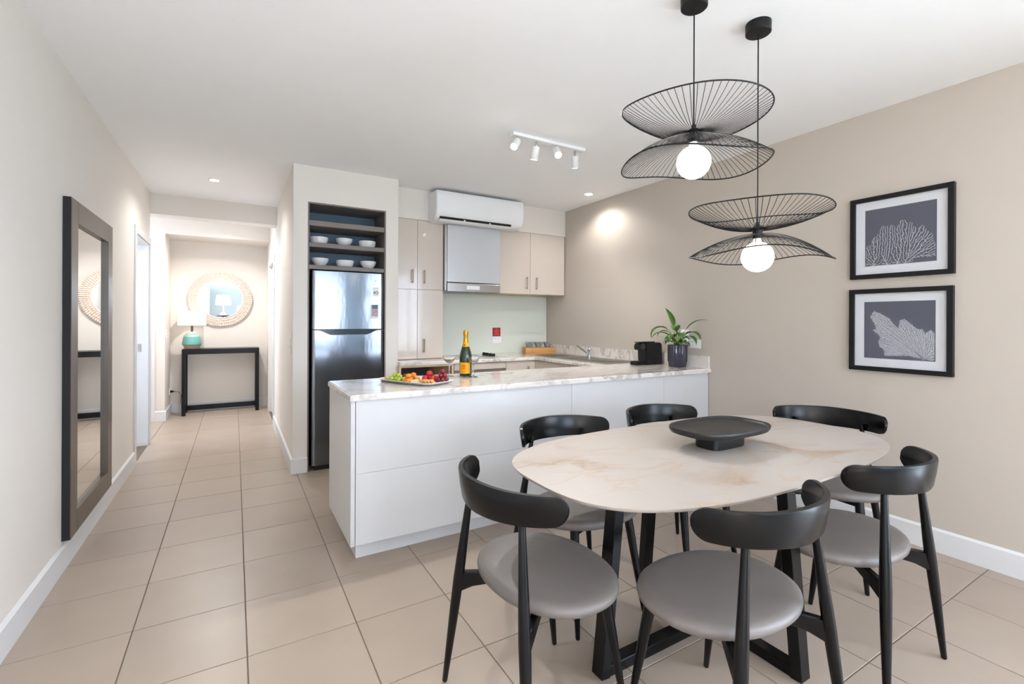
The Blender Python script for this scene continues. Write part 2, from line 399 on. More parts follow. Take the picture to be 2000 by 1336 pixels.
# continuous U-shaped worktop with upstand
XI, YI = 2.80, 4.25      # inner edges of right run and back run
wt = thing('worktop', 'continuous white marble worktop with grey veins wrapping the kitchen', 'worktop', (2.0, 2.9, 0.868))
bm = bm_new()
poly = [(PX0, PY0), (XR - 0.001, PY0), (XR - 0.001, YB - 0.001), (1.312, YB - 0.001), (1.312, YI), (XI, YI), (XI, PY1), (PX0, PY1)]
t = bmesh.new(); extrude_poly(t, poly, 'z', 0.868, 0.9)
bmesh.ops.recalc_face_normals(t, faces=list(t.faces))
bmesh.ops.bevel(t, geom=[e for e in t.edges if abs(e.verts[0].co.z - e.verts[1].co.z) < 1e-4 and e.verts[0].co.z > 0.89], offset=0.006, segments=3, affect='EDGES')
merge(bm, t)
obj('slab', bm, M_bench, wt, smooth=True)
part_box('upstand', M_bench, wt, XR - 0.02, XR - 0.001, PY0 + 0.012, YB - 0.001, 0.9, 1.003, b=0.002)

# base cabinets behind the peninsula
bc = thing('base_cabinet', 'cream base cabinet under the cooktop beside the open niche', 'cabinet', (2.3, 4.6, 0))
part_box('carcass', M_creamd, bc, 1.86, XI, YI + 0.04, YB - 0.004, 0.0, 0.866)
part_box('drawer_front', M_cream, bc, 1.864, 2.45, YI + 0.02, YI + 0.038, 0.795, 0.862, b=0.001)
part_box('oven_front', M_steel2, bc, 1.864, 2.45, YI + 0.02, YI + 0.038, 0.2, 0.79, b=0.001, label='steel oven front below the drawer')
dr = part_box('door', M_cream, bc, 2.455, XI + 0.019, YI + 0.02, YI + 0.038, 0.1, 0.862, b=0.001)
part_box('handle', M_steel2, dr, 2.716, 2.730, YI - 0.004, YI + 0.02, 0.70, 0.805, b=0.003)
rc = thing('sink_cabinet', 'cream base cabinet under the steel sink along the beige wall', 'cabinet', (3.1, 3.7, 0))
part_box('carcass', M_creamd, rc, XI + 0.04, XR - 0.004, PY1 - 0.01, YI - 0.005, 0.0, 0.866)
for a, b_ in ((PY1 + 0.0, 3.72), (3.725, YI + 0.018)):
    part_box('door', M_cream, rc, XI + 0.02, XI + 0.038, a, b_, 0.1, 0.862, b=0.001)
nc = thing('niche_cabinet', 'cream open appliance niche with dark inside below the tall cupboard', 'cabinet', (1.58, 4.6, 0))
part_box('side', M_creamd, nc, 1.312, 1.33, YI + 0.02, YB - 0.004, 0, 0.866)
part_box('side', M_creamd, nc, 1.838, 1.856, YI + 0.02, YB - 0.004, 0, 0.866)
part_box('top_rail', M_creamd, nc, 1.33, 1.838, YI + 0.02, YB - 0.004, 0.846, 0.866)
part_box('shelf', M_creamd, nc, 1.33, 1.838, YI + 0.02, YB - 0.004, 0.46, 0.48)
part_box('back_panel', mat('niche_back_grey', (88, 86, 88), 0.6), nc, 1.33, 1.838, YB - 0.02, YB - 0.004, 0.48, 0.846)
part_box('door', M_cream, nc, 1.332, 1.836, YI + 0.02, YI + 0.038, 0.1, 0.458, b=0.001)

# tall cupboard standing on the worktop, wall cupboard, handles
def handle(parent, x, y, z0, z1):
    bm = bm_new()
    tube(bm, [(x, y - 0.028, z0), (x, y - 0.028, z1)], 0.007, 8)
    for z in (z0 + 0.012, z1 - 0.012): tube(bm, [(x, y - 0.028, z), (x, y + 0.002, z)], 0.0045, 8)
    obj('handle', bm, mat('brushed_nickel', (150, 142, 134), 0.35, 1.0), parent, smooth=True)
tc_ = thing('tall_cupboard', 'tall cream four-door cupboard standing beside the fridge column', 'cupboard', (1.58, 4.73, 0.9))
part_box('carcass', M_creamd, tc_, 1.312, 1.850, YU + 0.02, YB - 0.004, 0.9005, 2.3)
for (a, b_, z0, z1, hx, hz) in ((1.312, 1.5745, 1.6035, 2.299, 1.52, 1.662), (1.5775, 1.849, 1.6035, 2.299, 1.643, 1.662), (1.312, 1.5745, 0.908, 1.600, None, 0), (1.5775, 1.849, 0.908, 1.600, 1.641, 0.969)):
    d = part_box('door', M_cream, tc_, a, b_, YU, YU + 0.018, z0, z1, b=0.001)
    if hx: handle(d, hx, YU, hz, hz + 0.136)
wc = thing('wall_cupboard', 'cream two-door wall cupboard right of the range hood', 'cupboard', (2.95, 4.73, 1.598))
part_box('carcass', M_creamd, wc, 2.502, XR - 0.012, YU + 0.02, YB - 0.004, 1.6, 2.3)
for (a, b_, hx) in ((2.502, 2.918, 2.866), (2.922, XR - 0.012, 3.0)):
    d = part_box('door', M_cream, wc, a, b_, YU, YU + 0.018, 1.598, 2.299, b=0.001)
    handle(d, hx, YU, 1.652, 1.792)
# splashback
bm = bm_new(); box(bm, 1.852, XR - 0.022, YB - 0.010, YB - 0.002, 0.9005, 1.596)
tag(obj('splashback', bm, M_glassp, base=(2.6, YB, 0.9)), 'pale green glass splashback behind the cooktop', 'splashback')
# range hood
hd = thing('range_hood', 'tall steel range hood with pale front above the cooktop', 'range hood', (2.17, 4.7, 1.59))
part_box('body', M_steel2, hd, 1.855, 2.497, YU - 0.035, YB - 0.011, 1.60, 2.28)
part_box('front_panel', mat('pale_satin_panel', (206, 208, 212), 0.3, 0.35, var=0.01), hd, 1.877, 2.494, YU - 0.052, YU - 0.037, 1.690, 2.279, b=0.002)
part_box('control_strip', M_steel2, hd, 1.877, 2.494, YU - 0.052, YU - 0.037, 1.592, 1.680, b=0.002)
part_box('shadow_gap', M_dark, hd, 1.873, 2.496, YU - 0.046, YU - 0.036, 1.588, 1.692)
part_box('switch_plate', M_plastic, hd, 2.095, 2.245, YU - 0.054, YU - 0.051, 1.618, 1.658)
# air conditioner
ac = thing('air_conditioner', 'white split-system air conditioner mounted high above the range hood', 'air conditioner', (2.19, YU, 2.28))
prof = [(YU - 0.001, 2.284), (4.425, 2.284), (4.37, 2.296), (4.335, 2.325), (4.318, 2.365), (4.311, 2.42), (4.311, 2.50), (4.316, 2.562), (4.325, 2.573), (4.34, 2.577), (YU - 0.001, 2.577)]
bm = bm_new(); t = bmesh.new(); extrude_poly(t, prof, 'x', 1.690, 2.690)
bmesh.ops.recalc_face_normals(t, faces=list(t.faces))
bmesh.ops.bevel(t, geom=[e for e in t.edges if abs(e.verts[0].co.x - e.verts[1].co.x) < 1e-5 and min(e.verts[0].co.y, e.verts[1].co.y) < 4.5], offset=0.008, segments=2, affect='EDGES')
merge(bm, t); obj('body', bm, M_plastic, ac, smooth=True)
bm = bm_new(); orient_box(bm, (1.735, 4.342, 2.309), (2.545, 4.342, 2.309), 0.012, 0.022, up=(0, -0.64, 0.76)); obj('air_slot', bm, M_dark, ac)
bm = bm_new(); orient_box(bm, (1.735, 4.357, 2.291), (2.545, 4.357, 2.291), 0.012, 0.03, up=(0, -0.9, 0.45)); obj('louvre', bm, M_plastic, ac)
for x in (2.0, 2.29):
    part_box('louvre_clip', M_plastic, ac, x - 0.008, x + 0.008, 4.334, 4.345, 2.296, 2.314)

# cooktop with knobs
ck = thing('cooktop', 'glass cooktop, its pale reflection painted in, with a column of black knobs', 'cooktop', (2.21, 4.62, 0.9))
part_box('glass_plate', mat('glass_painted_reflection', (186, 188, 184), 0.1), ck, 1.95, 2.52, 4.40, 4.86, 0.9006, 0.9055, b=0.002)  # pale colour stands in for light reflected on the glass
for (x, y) in ((2.08, 4.51), (2.08, 4.74), (2.27, 4.51), (2.27, 4.74)):
    bm = bm_new(); lathe(bm, [(0.085, 0.9056), (0.085, 0.9066), (0.075, 0.907), (0, 0.907)], x, y, 24); obj('hotplate', bm, mat('grey_zone', (150, 152, 150), 0.2), ck, smooth=True)
for i in range(4):
    bm = bm_new(); lathe(bm, [(0.019, 0.9056), (0.019, 0.925), (0.015, 0.936), (0, 0.937)], 2.41, 4.47 + i * 0.075, 16); obj('knob', bm, M_blackm, ck, smooth=True)

# sink and tap
sk = thing('kitchen_sink', 'stainless steel double sink with drainer in the marble worktop', 'sink', (3.12, 3.8, 0.9))
bm = bm_new()
SX0, SX1, SY0, SY1 = 2.885, 3.36, 3.23, 4.52
ys = [SY0, 3.72, 4.05, 4.10, 4.46, SY1]
zr = 0.9045
def quad(bm, *p): bm.faces.new([bm.verts.new(q) for q in p])
box(bm, SX0, SX1, SY0, ys[1], 0.9005, zr)
box(bm, SX0, SX1, ys[2], ys[3], 0.9005, zr); box(bm, SX0, SX1, ys[4], ys[5], 0.9005, zr)
for a, b_ in ((ys[1], ys[2]), (ys[3], ys[4])):
    box(bm, SX0, SX0 + 0.045, a, b_, 0.9005, zr); box(bm, SX1 - 0.09, SX1, a, b_, 0.9005, zr)
obj('rim', bm, M_steel2, sk)
for a, b_ in ((ys[1], ys[2]), (ys[3], ys[4])):
    bm = bm_new(); quad(bm, (SX0 + 0.045, a, 0.9015), (SX1 - 0.09, a, 0.9015), (SX1 - 0.09, b_, 0.9015), (SX0 + 0.045, b_, 0.9015))
    obj('bowl', bm, mat('bowl_steel', (120, 118, 116), 0.3, 1.0), sk)
for i in range(7):
    y = SY0 + 0.06 + i * 0.06
    part_box('drainer_rib', M_steel2, sk, SX0 + 0.05, SX1 - 0.06, y, y + 0.012, zr, zr + 0.003)
tp = thing('mixer_tap', 'chrome mixer tap with raised lever behind the sink', 'tap', (3.325, 3.97, 0.9045))
bm = bm_new(); lathe(bm, [(0.026, 0), (0.026, 0.008), (0.021, 0.012), (0.02, 0.075), (0.022, 0.08), (0.018, 0.095), (0, 0.1)], 3.325, 3.97, 20, z0=0.9045); obj('body', bm, M_chrome, tp, smooth=True)
bm = bm_new(); tube(bm, [(3.315, 3.97, 0.93), (3.27, 3.98, 0.965), (3.20, 3.995, 1.01), (3.165, 4.0, 1.035), (3.155, 4.0, 1.02)], [0.011, 0.011, 0.01, 0.01, 0.009], 12); obj('spout', bm, M_chrome, tp, smooth=True)
bm = bm_new(); tube(bm, [(3.325, 3.97, 1.0), (3.30, 3.96, 1.02), (3.25, 3.945, 1.045)], [0.009, 0.007, 0.006], 10); obj('lever', bm, M_chrome, tp, smooth=True)

# ------------------------------------------------------------------ fridge niche, shelves, bowls, fridge
nl = thing('niche_lining', 'grey-brown panel lining with dark blue back around the fridge', 'panel lining', (0.86, 4.6, 0))
part_box('side_panel', M_greyl, nl, NX1 - 0.012, NX1 - 0.002, YC + 0.003, NY - 0.003, 0.0, NZ - 0.002)
part_box('side_panel', M_greyl, nl, NX0 + 0.002, NX0 + 0.012, YC + 0.003, NY - 0.003, 0.0, NZ - 0.002)
part_box('top_panel', M_greyl, nl, NX0 + 0.012, NX1 - 0.012, YC + 0.003, NY - 0.003, NZ - 0.012, NZ - 0.002)
part_box('back_panel', M_navyb, nl, NX0 + 0.012, NX1 - 0.012, NY - 0.3, NY - 0.285, 1.72, NZ - 0.012)
SHELF = [(2.100, 2.145, 'uppermost dark shelf of the niche, empty'), (1.918, 1.956, 'dark niche shelf holding the upper row of bowls'), (1.728, 1.764, 'dark niche shelf just above the fridge')]
for z0, z1, lb in SHELF:
    bm = bm_new(); rbox(bm, NX0 + 0.013, NX1 - 0.013, YC + 0.012, NY - 0.301, z0, z1, 0.0015)
    tag(obj('niche_shelf', bm, M_greyl, base=(0.86, 4.5, z0)), lb, 'shelf', 'shelves in the fridge niche')
bowlp = [(0.0, 0.0), (0.026, 0.0), (0.030, 0.004), (0.052, 0.022), (0.067, 0.045), (0.073, 0.072), (0.070, 0.073), (0.063, 0.046), (0.048, 0.026), (0.025, 0.010), (0, 0.009)]
bowlw = [(0.0, 0.0), (0.030, 0.0), (0.034, 0.004), (0.062, 0.012), (0.074, 0.030), (0.079, 0.066), (0.076, 0.067), (0.070, 0.032), (0.058, 0.018), (0.03, 0.010), (0, 0.009)]
k = 0
pos = ['left end', 'middle', 'right end']
for (zt, xs_, row) in ((1.956, (0.640, 0.856, 1.061), 'upper'), (1.764, (0.650, 0.864, 1.071), 'lower')):
    for i, x in enumerate(xs_):
        bm = bm_new(); lathe(bm, bowlp if k in (1, 3, 5) else bowlw, x, YC + 0.15, 36, z0=zt + 0.0005)
        tag(obj('bowl', bm, M_ceramic, smooth=True, base=(x, YC + 0.15, zt)), 'white %s bowl at the %s of the %s niche shelf row' % ('deep' if k in (1, 3, 5) else 'wide', pos[i], row), 'bowl', 'white bowls on the niche shelves')
        k += 1
fr = thing('fridge', 'stainless steel two-door top-mount fridge in the tall niche', 'fridge', (0.87, 4.62, 0))
FX0, FX1, FY = 0.566, 1.172, 4.29
part_box('cabinet', mat('dark_grey_fridge_side', (50, 50, 54), 0.5), fr, FX0 + 0.004, FX1 - 0.004, FY + 0.055, 4.66, 0.03, 1.70)
part_box('foot_grille', M_dark, fr, FX0 + 0.02, FX1 - 0.02, FY + 0.03, FY + 0.06, 0.0, 0.04)
def bowed(bm, top, z0, n=48):
    # door with a slightly bowed front and a shaped top edge
    P = []
    for i in range(n + 1):
        s = i / n; x = FX0 + (FX1 - FX0) * s
        yb = FY + 0.010 * (2 * s - 1) ** 2 + (0.004 if i in (0, n) else 0)
        P.append((x, yb, z0, top(s)))
    A = [bm.verts.new((x, y, z)) for x, y, z, zz in P]; Bq = [bm.verts.new((x, y, zz)) for x, y, z, zz in P]
    C = [bm.verts.new((x, FY + 0.052, z)) for x, y, z, zz in P]; D = [bm.verts.new((x, FY + 0.052, zz)) for x, y, z, zz in P]
    for i in range(n):
        bm.faces.new((A[i], A[i + 1], Bq[i + 1], Bq[i])); bm.faces.new((D[i], D[i + 1], C[i + 1], C[i]))
        bm.faces.new((Bq[i], Bq[i + 1], D[i + 1], D[i])); bm.faces.new((C[i], C[i + 1], A[i + 1], A[i]))
    bm.faces.new((A[0], Bq[0], D[0], C[0])); bm.faces.new((A[n], C[n], D[n], Bq[n]))
bm = bm_new(); bowed(bm, lambda s: 1.712, 1.213); fd = obj('freezer_door', bm, M_steel, fr, smooth=True)
def smile(s):
    e = min(1, max(0, (min(s, 1 - s) - 0.07) / 0.2)); e = e * e * (3 - 2 * e)
    return 1.200 - 0.040 * e
bm = bm_new(); bowed(bm, smile, 0.045, 48); ld = obj('fridge_door', bm, M_steel, fr, smooth=True)
part_box('handle_recess', mat('dark_teal_gloss', (20, 38, 46), 0.15), fr, FX0 + 0.02, FX1 - 0.02, FY + 0.03, FY + 0.05, 1.155, 1.212)
bm = bm_new(); tube(bm, [(FX0 + (FX1 - FX0) * s, FY + 0.004 + 0.010 * (2 * s - 1) ** 2, smile(s)) for s in [i / 48 for i in range(49)]], 0.003, 6); obj('handle_lip', bm, M_chrome, ld, smooth=True)
bm = bm_new(); lathe(bm, [(0.006, -0.001), (0.006, 0.001), (0, 0.001)], 0, 0, 16); bm.transform(Matrix.Translation((1.10, FY - 0.001, 1.647)) @ Matrix.Rotation(PI / 2, 4, 'X')); obj('badge', bm, M_chrome, fd)
st = part_box('sticker', mat('white_sticker', (236, 238, 240), 0.5), fd, 1.077, 1.127, FY + 0.0015, FY + 0.006, 1.508, 1.587, label='white sticker printed with 10')
# the figure 10 printed on the sticker
bm = bm_new(); box(bm, 1.083, 1.088, FY + 0.0005, FY + 0.0015, 1.526, 1.552)
for i in range(20):
    a, b_ = 2 * PI * i / 20, 2 * PI * (i + 1) / 20
    P = [(1.106 + r * math.cos(q), FY + 0.0008, 1.539 + r * math.sin(q)) for q, r in ((a, 0.010), (b_, 0.010), (b_, 0.0145), (a, 0.0145))]
    quad(bm, *P)
obj('sticker_print', bm, mat('black_ink', (30, 30, 34), 0.6), fd)
ph = thing('photo_magnet', 'small photo card stuck to the freezer door', 'magnet', (1.092, FY, 1.31))
part_box('card', mat('card_white', (232, 232, 236), 0.5), ph, 1.058, 1.122, FY - 0.0012, FY + 0.0022, 1.305, 1.432)
part_box('picture', mat('photo_pink_grey', (206, 190, 192), 0.4, tint=(112, 84, 84), scale=40), ph, 1.064, 1.118, FY - 0.002, FY - 0.0011, 1.325, 1.395)
part_box('picture_sky', mat('photo_blue', (82, 98, 132), 0.4, var=0.1), ph, 1.064, 1.118, FY - 0.002, FY - 0.0011, 1.395, 1.428)

# ------------------------------------------------------------------ lights with their own lamps
def spot(name, loc, energy, aim=None, size=2.6, blend=0.6, rad=0.03, col=(1, 0.985, 0.96), parent=None):
    L = bpy.data.lights.new(name, 'SPOT'); L.energy = energy; L.spot_size = size; L.spot_blend = blend; L.shadow_soft_size = rad; L.color = col
    o = bpy.data.objects.new(name, L); COL.objects.link(o)
    d = Vector(aim) if aim else Vector((0, 0, -1))
    o.rotation_euler = d.to_track_quat('-Z', 'Y').to_euler()
    if parent is not None:
        o.parent = parent; o.location = Vector(loc) - BASE[parent.name]
    else: o.location = loc
    return o
def downlight(x, y, label, e):
    t_ = thing('downlight', label, 'downlight', (x, y, H), 'recessed ceiling downlights')
    bm = bm_new(); lathe(bm, [(0.050, 0.0), (0.050, -0.004), (0.040, -0.006), (0.036, -0.002)], x, y, 32, z0=H); obj('trim_ring', bm, M_plastic, t_, smooth=True)
    bm = bm_new(); lathe(bm, [(0.0365, -0.0025), (0, -0.0025)], x, y, 32, z0=H); obj('lens', bm, M_led, t_)
    spot('downlight_lamp', (x, y, H - 0.012), e, parent=t_)
downlight(-0.17, 5.22, 'small round downlight in the hall ceiling', 19)
downlight(3.14, 3.77, 'small round downlight washing the beige wall by the kitchen', 12)
downlight(-1.35, 6.75, 'unseen downlight added to light the side passage', 18)  # unseen lamp added to brighten the passage and hall
downlight(-0.17, 6.85, 'unseen downlight added between the hall beam and alcove', 58)  # unseen lamp added to lift the hall end wall
tr = thing('track_light', 'white ceiling track with four small spotlights over the peninsula', 'track light', (1.97, 2.82, H))
part_box('bar', M_plastic, tr, 1.655, 2.29, 2.79, 2.845, H - 0.022, H, b=0.003)
f_heads = [(1.705, (-0.6, -0.5, -0.75), True), (1.865, (0.0, 0.35, -1.0), False), (2.035, (-0.3, -0.75, -0.75), True), (2.215, (0.35, 0.45, -0.85), False)]
for x, aim, lit in f_heads:
    d = Vector(aim).normalized(); top = Vector((x, 2.82, H - 0.045))
    bm = bm_new(); tube(bm, [(x, 2.82, H - 0.02), (x, 2.82, H - 0.045)], 0.006, 8); tube(bm, [top, top + d * 0.02], 0.007, 8)
    hd_ = bm_new(); tube(hd_, [top + d * 0.012, top + d * 0.016, top + d * 0.10, top + d * 0.103], [0.022, 0.027, 0.027, 0.025], 20)
    ho = obj('spot_head', hd_, M_plastic, tr, smooth=True)
    obj('bracket', bm, M_steel2, ho)
    bm = bm_new(); tube(bm, [top + d * 0.1015, top + d * 0.1045], [0.022, 0.022], 20); obj('lamp_face', bm, M_led, ho)
    spot('track_lamp', top + d * 0.11, 34 if lit else 30, aim=d, size=1.5, blend=0.7, rad=0.022, parent=tr)

CR = Vector((math.cos(TH), -math.sin(TH), 0)); CF = Vector((math.sin(TH), math.cos(TH), 0))
def pendant(cx, cy, hub, up, lo, label):
    t_ = thing('pendant_light', label, 'pendant light', (cx, cy, H), 'wire pendant lights')
    bm = bm_new(); lathe(bm, [(0.0, 0), (0.052, 0), (0.052, -0.042), (0.049, -0.045), (0.0, -0.045)], cx, cy, 40, z0=H); obj('canopy', bm, M_blackm, t_, smooth=True)
    bm = bm_new(); tube(bm, [(cx, cy, H - 0.045), (cx, cy, hub + 0.03)], 0.0028, 8); obj('cord', bm, M_blackm, t_, smooth=True)
    bm = bm_new(); lathe(bm, [(0.0, 0.045), (0.008, 0.044), (0.010, 0.03), (0.020, 0.024), (0.020, -0.028), (0, -0.028)], cx, cy, 20, z0=hub); obj('socket', bm, M_blackm, t_, smooth=True)
    bm = bm_new(); lathe(bm, [(0.017, -0.028), (0.019, -0.045), (0.022, -0.052), (0.017, -0.052), (0, -0.05)], cx, cy, 20, z0=hub); obj('bulb_collar', bm, M_plastic, t_, smooth=True)
    bm = bm_new(); R = 0.066; zc = hub - 0.108
    lathe(bm, [(max(0.0, R * math.sin(PI * i / 18)) if 0 < i < 18 else 0, R * math.cos(PI * i / 18)) for i in range(19)], cx, cy, 32, z0=zc); obj('globe_bulb', bm, M_bulb, t_, smooth=True)
    RR, nW = 0.284, 68
    for nm, e4, dz in (('upper_shade', up, 0.012), ('lower_shade', lo, -0.012)):
        def el(p): return e4[0] + sum(e4[2 * k - 1] * math.cos(k * p) + e4[2 * k] * math.sin(k * p) for k in (1, 2, 3))
        def pt(p, rho):
            d = CR * math.cos(p) + CF * math.sin(p)
            return Vector((cx, cy, hub + dz)) + d * (0.022 + (RR - 0.022) * rho) + Vector((0, 0, el(p) * rho ** 1.9))
        bm = bm_new(); tube(bm, [pt(2 * PI * i / 96, 1) for i in range(96)], 0.0028, 6, closed=True); rim = obj(nm, bm, M_blackm, t_, smooth=True)
        bm = bm_new(); tube(bm, [pt(2 * PI * i / 24, 0.0) for i in range(24)], 0.004, 6, closed=True); obj('inner_ring', bm, M_blackm, rim, smooth=True)
        bm = bm_new()
        for i in range(nW):
            p = 2 * PI * (i + 0.5) / nW
            tube(bm, [pt(p, q / 10) for q in range(11)], 0.0012, 4)
        o = obj('wires', bm, M_blackm, rim, smooth=True); o['kind'] = 'stuff'
# rim height above the hub as a Fourier series of the angle round the shade
P1U = [0.0784, -0.0151, 0.0101, 0.0039, -0.0145, 0.0036, 0.004]
P1L = [-0.1043, 0.0017, 0.0191, -0.0028, 0.0014, 0.006, -0.0131]
P2U = [0.0871, -0.0011, 0.0114, -0.0026, 0.0066, -0.007, 0.0032]
P2L = [-0.0949, -0.0024, 0.0107, 0.0001, 0.0078, 0.0085, 0.0123]
pendant(1.596, 1.262, 2.042, P1U, P1L, 'upper black wire pendant with double petal shade and globe bulb')
pendant(1.981, 1.230, 1.684, P2U, P2L, 'lower black wire pendant with double petal shade nearer the wall')

# ------------------------------------------------------------------ dining table
TX, TY, TA, TB = 1.777, 1.303, 0.907, 0.4615
tb = thing('dining_table', 'oval marble-topped dining table on a black crossed base', 'table', (TX, TY, 0))
bm = bm_new()
def sup(a, ex=3.0):
    c, s = math.cos(a), math.sin(a)
    return (math.copysign(abs(c) ** (2 / ex), c), math.copysign(abs(s) ** (2 / ex), s))
N_ = 128
rings = []
for sc, z in ((1, 0.750), (1.0, 0.750), (0.999, 0.7495), (0.9975, 0.746), (0.985, 0.738), (0.93, 0.730)):
    inset = (1 - sc) * TB
    rings.append([bm.verts.new((TX + (TA - inset) * sup(2 * PI * i / N_)[0], TY + (TB - inset) * sup(2 * PI * i / N_)[1], z)) for i in range(N_)])
rings = rings[1:]
for A, Bq in zip(rings, rings[1:]):
    for j in range(N_): bm.faces.new((A[j], A[(j + 1) % N_], Bq[(j + 1) % N_], Bq[j]))
bm.faces.new(rings[0]); bm.faces.new(list(reversed(rings[-1])))
obj('tabletop', bm, M_table, tb, smooth=True)
def leg(name, a, b_, w, d, up): 
    bm = bm_new(); orient_box(bm, a, b_, w, d, up); 
    bmesh.ops.bevel(bm, geom=list(bm.edges), offset=0.002, segments=1, affect='EDGES'); obj(name, bm, M_black, tb)
LW, LD = 0.056, 0.042
TLX = 1.765
fx, fy = 0.625, 0.375
for s in (-1, 1):
    leg('leg', (TX + s * fx, TY, 0.002), (TX + s * 0.545, TY, 0.731), LW, LD, (1, 0, 0))
    leg('leg', (TLX, TY + s * fy, 0.002), (TLX, TY + s * 0.315, 0.731), LW, LD, (0, 1, 0))
leg('foot_bar', (TX - fx + 0.005, TY, 0.0225), (TX + fx - 0.005, TY, 0.0225), LW - 0.004, 0.04, (0, 0, 1))
for s in (-1, 1):
    leg('foot_bar', (TLX, TY + s * (fy - 0.005), 0.0225), (TLX, TY + s * LW / 2, 0.0225), LW - 0.004, 0.04, (0, 0, 1))
leg('top_bar', (TX - 0.55, TY, 0.717), (TX + 0.55, TY, 0.717), 0.06, 0.026, (0, 0, 1))

# serving tray on pedestal
sv = thing('serving_stand', 'black oblong pedestal tray standing on the dining table', 'serving stand', (1.825, 1.30, 0.7505))
def sq_prof(bm, cx, cy, prof, ax, ay, ex, n=64):
    rings = []
    for k_, z in prof:
        if k_ == 0: rings.append([bm.verts.new((cx, cy, z))])
        else: rings.append([bm.verts.new((cx + (ax - (1 - k_) * ay) * sup(2 * PI * i / n, ex)[0], cy + ay * k_ * sup(2 * PI * i / n, ex)[1], z)) for i in range(n)])
    for A, Bq in zip(rings, rings[1:]):
        for j in range(n):
            if len(Bq) == 1: bm.faces.new((A[j], A[(j + 1) % n], Bq[0]))
            elif len(A) == 1: bm.faces.new((A[0], Bq[(j + 1) % n], Bq[j]))
            else: bm.faces.new((A[j], A[(j + 1) % n], Bq[(j + 1) % n], Bq[j]))
M_tray = mat('black_tray_timber', (34, 33, 33), 0.42, var=0.2, scale=12, stretch=(1, 8, 1))
bm = bm_new(); sq_prof(bm, 1.825, 1.30, [(0, 0.813), (0.86, 0.813), (0.95, 0.818), (0.995, 0.830), (1.0, 0.836), (0.99, 0.841), (0.965, 0.840), (0.93, 0.831), (0.88, 0.828), (0, 0.828)], 0.235, 0.148, 3.0); obj('tray', bm, M_tray, sv, smooth=True)
bm = bm_new(); sq_prof(bm, 1.825, 1.30, [(0, 0.7505), (0.97, 0.7505), (1, 0.753), (1, 0.813), (0, 0.813)], 0.108, 0.062, 4.5); obj('pedestal', bm, M_tray, sv, smooth=True)

